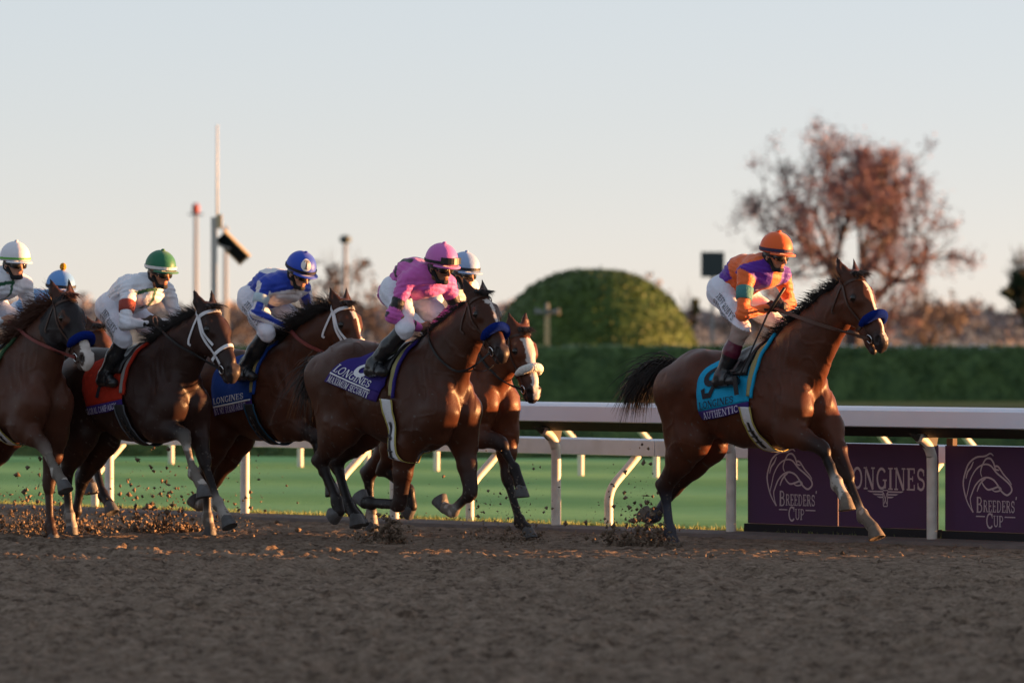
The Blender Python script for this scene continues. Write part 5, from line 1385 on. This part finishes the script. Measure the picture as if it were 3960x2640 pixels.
def make_background():
    hm = leaf_material("hedge_leaf", (.032, .072, .025), (.105, .175, .055))
    dm = leaf_material("dome_leaf", (.030, .062, .014), (.085, .135, .024))
    hedge_box("hedge", "long clipped dark green hedge across the infield below the dome", (-14, 151.5), (16, 150.5), 1.6, 1.34, hm, 4, 16000)
    hedge_box("low_hedge", "low dark clipped hedge edging the far side of the turf", (-9, 82.3), (9.5, 77.3), .7, .46, hm, 6, 6000, .035)
    make_dome((2.30, 160.4, 0), 3.07, 3.52, dm)
    red = leaf_material("autumn_leaf", (.155, .09, .10), (.235, .112, .115))
    branch_tree("autumn_tree", "tall thin crowned autumn tree with dusty red leaves behind leading horse", (13.9, 230, 0), 10.4, 5.3, 5, red, 31000, .060, (.075, .058, .06), .20, 5, spread=.78, first=.13)
    ev = leaf_material("evergreen_leaf", (.010, .022, .010), (.035, .055, .022))
    branch_tree("evergreen_tree", "dark evergreen tree cut off by the right edge of view", (18.6, 200, 0), 5.4, 1.5, 8, ev, 9000, .10, (.05, .04, .03), .12, 4, first=.12)
    branch_tree("conifer", "small dark conifer beside the sign board behind the dome", (6.35, 212, 0), 3.7, .62, 13, ev, 4500, .10, (.04, .03, .02), .07, 4, spread=.4)
    br = leaf_material("brown_leaf", (.11, .085, .08), (.20, .145, .12))
    for i, (px, Y, H, W, nl) in enumerate(((1345, 260, 6.2, 1.6, 900), (1180, 300, 4.8, 3.2, 900), (2500, 280, 4.8, 2.0, 900), (2960, 330, 4.4, 2.4, 1500), (3560, 330, 4.6, 3.6, 2600), (1500, 330, 4.2, 3.4, 1200), (880, 340, 3.6, 2.6, 1200))):
        branch_tree("bare_tree", ("nearly bare brown shrub around the slim lamp pole", "low bare brown thicket left of the lamp pole", "bare brown tree beyond the right flank of the dome", "brown thicket behind the orange jockey", "brown thicket under the right side of the red tree", "bare brown thicket between lamp pole and pink jockey", "low brown thicket behind the green capped jockey")[i],
                    ((px - 1980) / 22000 * Y, Y, 0), H, W, 20 + i, br, nl, .10, (.09, .07, .065), .09, 4, "tree" if i in (0, 2) else "thicket", .8)
    # rolling fields at the horizon
    def ridge(name, Y, mat, hf, x0=-330, x1=330, n=160, thick=160):
        xs = np.linspace(x0, x1, n); V = []
        for x in xs:
            h = hf(x); V += [(x, Y, -1.), (x, Y + thick * .25, h * .72), (x, Y + thick * .6, h), (x, Y + thick, -1.)]
        tag(mesh_obj(name, V, [(4 * i + k, 4 * i + 4 + k, 4 * i + 5 + k, 4 * i + 1 + k) for i in range(n - 1) for k in range(3)], mat, None), kind="structure")
    m1 = material("dry_field", (.60, .43, .30), 1., .05, noise=(.04, .6, (.44, .32, .22)))
    ridge("hill", 620, m1, lambda x: 3.2 + 1.5 * vnoise(np.array(x * .02 + 9.), np.array(.5), 3) + .9 * vnoise(np.array(x * .15), np.array(1.5), 4) - .010 * (x + 20) * (x > -20) * .6)
    m2 = material("wooded_hill", (.045, .060, .075), 1., .05, noise=(.03, .5, (.03, .042, .055)))
    ridge("hill", 2000, m2, lambda x: 8.0 + 5.0 * vnoise(np.array(x * .006 + 5.3), np.array(2.5), 7), -900, 900, 200, 400)
    gw = np.random.default_rng(31); n = 9000; x = -70 + 150 * gw.random(n)
    hh = 2.2 + 5.0 * vnoise(x * .09 + 3, x * 0 + .5, 8) * vnoise(x * .35, x * 0 + 4.5, 9) + 1.2 * vnoise(x * .9, x * 0 + 2.5, 10)
    P3 = np.stack([x, 540 + 25 * gw.random(n), hh * np.sqrt(gw.random(n))], 1)
    v, f = leaves(P3, gw.normal(0, 1, (n, 3)), .42, 12, 1.); wd = mesh_obj("far_wood", v, f, leaf_material("far_wood_leaf", (.21, .17, .17), (.38, .31, .29)), None, False)
    tag(wd, "blurred mauve brown line of distant bare woodland", "woodland", kind="stuff")
    # white paddock fence behind the hedge
    fr = empty("paddock_fence", (0, 190, 0)); tag(fr, "thin white paddock fence running behind the hedge", "fence"); wm = rail_steel()
    for z in (1.30, .85, .4):
        mb = MB(); mb.box((0, 0, z), (44, .06, .10)); mb.build("board", wm, fr)
    for i in range(16):
        mb = MB(); mb.box((-21 + 2.8 * i, .06, .68), (.12, .06, 1.4)); mb.build("post", wm, fr)
    make_poles()
def pole_at(px, Y): return ((px - 1980) / 22000 * Y, Y, 0)
def make_poles():
    gal = material("mast_metal", (.45, .44, .43), .45, .4, .3); dk = material("panel_dark", (.012, .016, .018), .9, .05); gold = material("lamp_housing", (.52, .42, .26), .5)
    # mast with whip antenna and solar panel
    r = empty("antenna_mast", pole_at(828, 105)); tag(r, "square metal mast with tall white whip antenna and tilted solar panel", "mast")
    mb = MB(); mb.box((0, 0, 1.9), (.11, .11, 3.92)); mb.build("mast", gal, r)
    mb = MB(); mb.tube([(.055, 0, 3.75), (.055, 0, 5.56)], [.02, .016], 8); mb.build("antenna", material("antenna_white", (.62, .60, .56), .6), r, True)
    mb = MB(); mb.box((.10, -.03, 3.78), (.10, .12, .26)); mb.build("junction_box", gold, r)
    u = nrm(A(.70, .1, -.71)); v = np.cross(u, nrm(A(-.55, -.75, -.5))); v = nrm(v - u * (u @ v)); w = np.cross(u, v); ax = np.array([u, v, w])
    mb = MB(); mb.box((.34, 0, 3.30), (.62, .30, .03), ax); mb.build("solar_panel", dk, r)
    c0 = A(.34, 0, 3.30)
    mb = MB(); mb.box(c0 - v * .165, (.68, .03, .05), ax); mb.box(c0 + v * .165, (.68, .03, .04), ax); mb.box(c0 + u * .325, (.03, .30, .05), ax); mb.build("panel_frame", gold, r)
    mb = MB(); mb.tube([(.05, 0, 3.35), (.3, 0, 3.28)], .02, 6); mb.build("panel_arm", gal, r)
    grey = material("pole_grey", (.30, .29, .29), .7)
    for px, Y, top, rad, lab, kind in ((757, 190, 5.75, .075, "grey pole with red warning light on top, left of the mast", "red"), (872, 190, 5.2, .075, "plain grey pole just right of the solar panel mast", "plain"), (1335, 190, 4.75, .065, "slim grey lamp pole left of the pink jockey", "lamp")):
        r = empty("light_pole", pole_at(px, Y)); tag(r, lab, "pole")
        mb = MB(); mb.tube([(0, 0, -.1), (0, 0, top)], [rad * 1.1, rad * .85], 10); mb.build("shaft", grey, r, True)
        if kind == "red":
            mb = MB(); mb.tube([(0, 0, top), (0, 0, top + .10), (0, 0, top + .26), (0, 0, top + .34)], [.09, .13, .12, .05], 12); mb.build("warning_light", material("red_glass", (.35, .06, .05), .6), r, True)
            mb = MB(); mb.box((0, 0, top - .03), (.5, .1, .06)); mb.build("crossbar", grey, r)
        elif kind == "lamp":
            mb = MB(); mb.tube([(0, 0, top), (0, 0, top + .06), (0, 0, top + .22), (0, 0, top + .28)], [.09, .2, .18, .05], 12); mb.build("lamp_head", material("lamp_head_dark", (.06, .08, .075), .5), r, True)
        else:
            mb = MB(); mb.tube([(0, 0, top), (0, 0, top + .12)], [.12, .05], 10); mb.build("cap", grey, r, True)
    # sign board beyond the dome
    r = empty("sign_board", pole_at(2756, 180)); tag(r, "dark square board on a post behind the orange jockey's back", "sign")
    mb = MB(); mb.box((0, 0, 3.92), (.74, .08, .80)); mb.build("panel", material("sign_back", (.035, .05, .055), .7), r)
    mb = MB(); mb.box((0, .07, 1.9), (.10, .06, 3.9)); mb.build("post", grey, r)
    # loudspeaker post by the hedge
    r = empty("speaker_post", pole_at(2116, 153.3)); tag(r, "yellowish post topped by grey horn speakers in front of the dome", "post")
    mb = MB(); mb.box((0, 0, 1.1), (.14, .14, 2.2)); mb.build("post", material("post_cream", (.52, .40, .22), .7), r)
    hg = material("horn_grey", (.22, .23, .22), .6)
    for s in (-1, 1):
        mb = MB(); mb.tube([(s * .04, 0, 2.30), (s * .16, 0, 2.31), (s * .34, 0, 2.32)], [.03, .05, .09], 12); mb.build("horn", hg, r, True)
    mb = MB(); mb.tube([(0, 0, 2.2), (0, 0, 2.55)], [.06, .05], 10); mb.build("mount", hg, r, True)

def make_shade_stand():
    """unseen blocker added on the far side of the track, right of the picture: its long evening shade covers the near part of the dirt"""
    wall = material("stand_stone", (.36, .33, .29), .9, noise=(1.5, .4, (.26, .24, .21))); roof = material("stand_roof", (.10, .12, .11), .6); seat = material("stand_steps", (.30, .30, .30), .9)
    root = empty("shade_stand", (58, 41.4, 0)); tag(root, "added out-of-view sun blocker: long stone grandstand with stepped seating and a dark roof", "shade_stand")  # unseen stand added to shade the near dirt; gaps pass sun streaks
    y = -22.0
    for i, L in enumerate((7.6, 9.2, 6.4, 8.3)):
        c = y + L / 2
        mb = MB(); mb.box((2.5, c, 1.7), (.4, L, 3.4)); mb.build("wall", wall, root)
        for k in range(6):
            mb = MB(); mb.box((-.2 + .42 * k - 1.2, c, .2 + .19 * k), (.42, L - .2, .4 + .38 * k)); mb.build("step", seat, root)
        mb = MB(); mb.box((.4, c, 5.3), (5.4, L, .22)); mb.build("roof", roof, root)
        for yy in (y + .4, y + L - .4):
            mb = MB(); mb.tube([(-1.8, yy, 0), (-1.8, yy, 5.2)], .11, 10); mb.build("column", wall, root, True)
        y += L + (.22, .12, .3, 0)[i]
def make_sprays():
    """clods thrown up by the hooves"""
    dm = MATS["track_dirt"]
    def spray(name, label, D, S, n, seed, vx, h, spread, size=(.004, .022), pile=.4):
        gr = np.random.default_rng(seed)
        o = rl3(D, S, 0)
        def where(g):
            t = g.random()
            back = -abs(g.normal(0, spread)) * vx; zz = abs(g.normal(0, 1)) ** 1.3 * h * (.35 + t)
            if g.random() < pile: zz *= .18; back *= .8
            lat = g.normal(0, spread * .45)
            p = FWD * back + LEFT * lat
            return A(p[0], p[1], max(zz, .0))
        V, Fq = clod_mesh(n, where, seed, size)
        ob = mesh_obj(name, V, Fq, dm, None, False); ob.location = tuple(o)
        tag(ob, label, "dirt", "dirt thrown up by hooves", "stuff")
    for i, s in enumerate(SPRAYS): spray("dirt_spray", *s[:1], *s[1:4], 50 + i, *s[4:])
SPRAYS = [
 ("spray of dirt behind the hind hooves of the leading horse", 30.9, -33.02, 1900, 1.6, 0.200, .22, (.003, .024), .55),
 ("low heap of dirt ahead of the leader's planted hind hoof", 30.7, -32.72, 572, .5, 0.062, .16, (.003, .018), .8),
 ("dark heap of thrown dirt below the hind legs of the bay with purple cloth", 29.6, -34.75, 1364, .9, 0.112, .18, (.003, .026), .6),
 ("clods flying between the bay with purple cloth and the rail", 30.6, -34.1, 286, 1.4, 0.375, .40, (.003, .016), .2),
 ("dirt thrown up beside the white faced bay's landing hoof", 31.0, -34.7, 330, 1.2, 0.150, .30, (.003, .018), .4),
 ("spray of dirt behind the horse with dark blue cloth", 30.0, -38.0, 1760, 1.5, 0.200, .35, (.003, .026), .55),
 ("clods flying over the lawn behind the horse with dark blue cloth", 30.4, -37.4, 374, 1.6, 0.525, .45, (.003, .022), .05),
 ("spray of dirt behind the nearly black horse", 28.8, -37.95, 1540, 1.4, 0.150, .35, (.003, .024), .6),
 ("dirt thrown up round the hooded chestnut's planted hoof", 28.1, -37.5, 1320, 1.2, 0.125, .30, (.003, .024), .6),
 ("dirt thrown up by the horse behind the hooded chestnut", 29.9, -39.3, 1100, 1.6, 0.200, .45, (.003, .024), .5),
]
make_ground()
make_rails()
make_banners()
make_background()
make_shade_stand()
make_sprays()
for k in HORSES:
    root, _F, _H, _hf, _q = make_horse(HORSES[k])
    make_jockey(JOCKEYS[k], HORSES[k])
    sdl = [c for c in root.children if c.name.startswith("saddle") and "cloth" not in c.name][0]
    for s_ in ("R", "L"):                                  # stirrups under the riders' feet
        an_, to_ = A(*JOCKEYS[k]["a" + s_]), A(*JOCKEYS[k]["t" + s_])
        mid = an_ + (to_ - an_) * .62 + A(0, 0, -.02); sg = -1 if s_ == "R" else 1
        mb = MB(); mb.tube([mid + A(0, .058 * math.cos(t), .02 + .062 * math.sin(t)) for t in np.linspace(-.6, math.pi + .6, 14)] + [mid + A(0, .05 * math.cos(-.6), -.015)], .007, 6); mb.box(mid + A(0, 0, -.028), (.05, .10, .012)); mb.build("stirrup_iron", material("stirrup_dark", (.03, .03, .033), .4, .5, .6), sdl, False)
        top = A(HORSES[k].get("cloth_x", (-.62, -.10))[1] - .10, sg * .27, 1.50); mb = MB(); pts = [mid + A(0, 0, .08), (mid + top) / 2 + A(0, sg * .012, 0), top]; mb.ribbon(pts, [A(0, sg, 0)] * 3, .02, .005); mb.build("stirrup_leather", MATS["saddle_leather"], sdl)
# riding whip of the leading jockey
_O = HORSES["h1"]["O"]
_w = empty("riding_whip", (_O[0], _O[1], 0), -TH); tag(_w, "long black riding whip held by the orange jockey", "whip")
_mb = MB(); _mb.tube([(.155, -.10, 2.05), (.06, -.12, 1.93), (.02, -.15, 1.85)], [.012, .014, .011], 8); _mb.build("grip", material("whip_black", (.012, .012, .014), .5), _w, True)
_mb = MB(); _mb.tube([(.02, -.15, 1.85), (-.06, -.26, 1.55), (-.11, -.335, 1.36)], [.009, .007, .006], 6); _mb.build("shaft", MATS["whip_black"], _w, True)
_mb = MB(); _mb.box((-.135, -.35, 1.29), (.045, .008, .15), np.array([[.97, 0, .17], [0, 1, 0], [-.17, 0, .97]])); _mb.build("flap", MATS["whip_black"], _w)
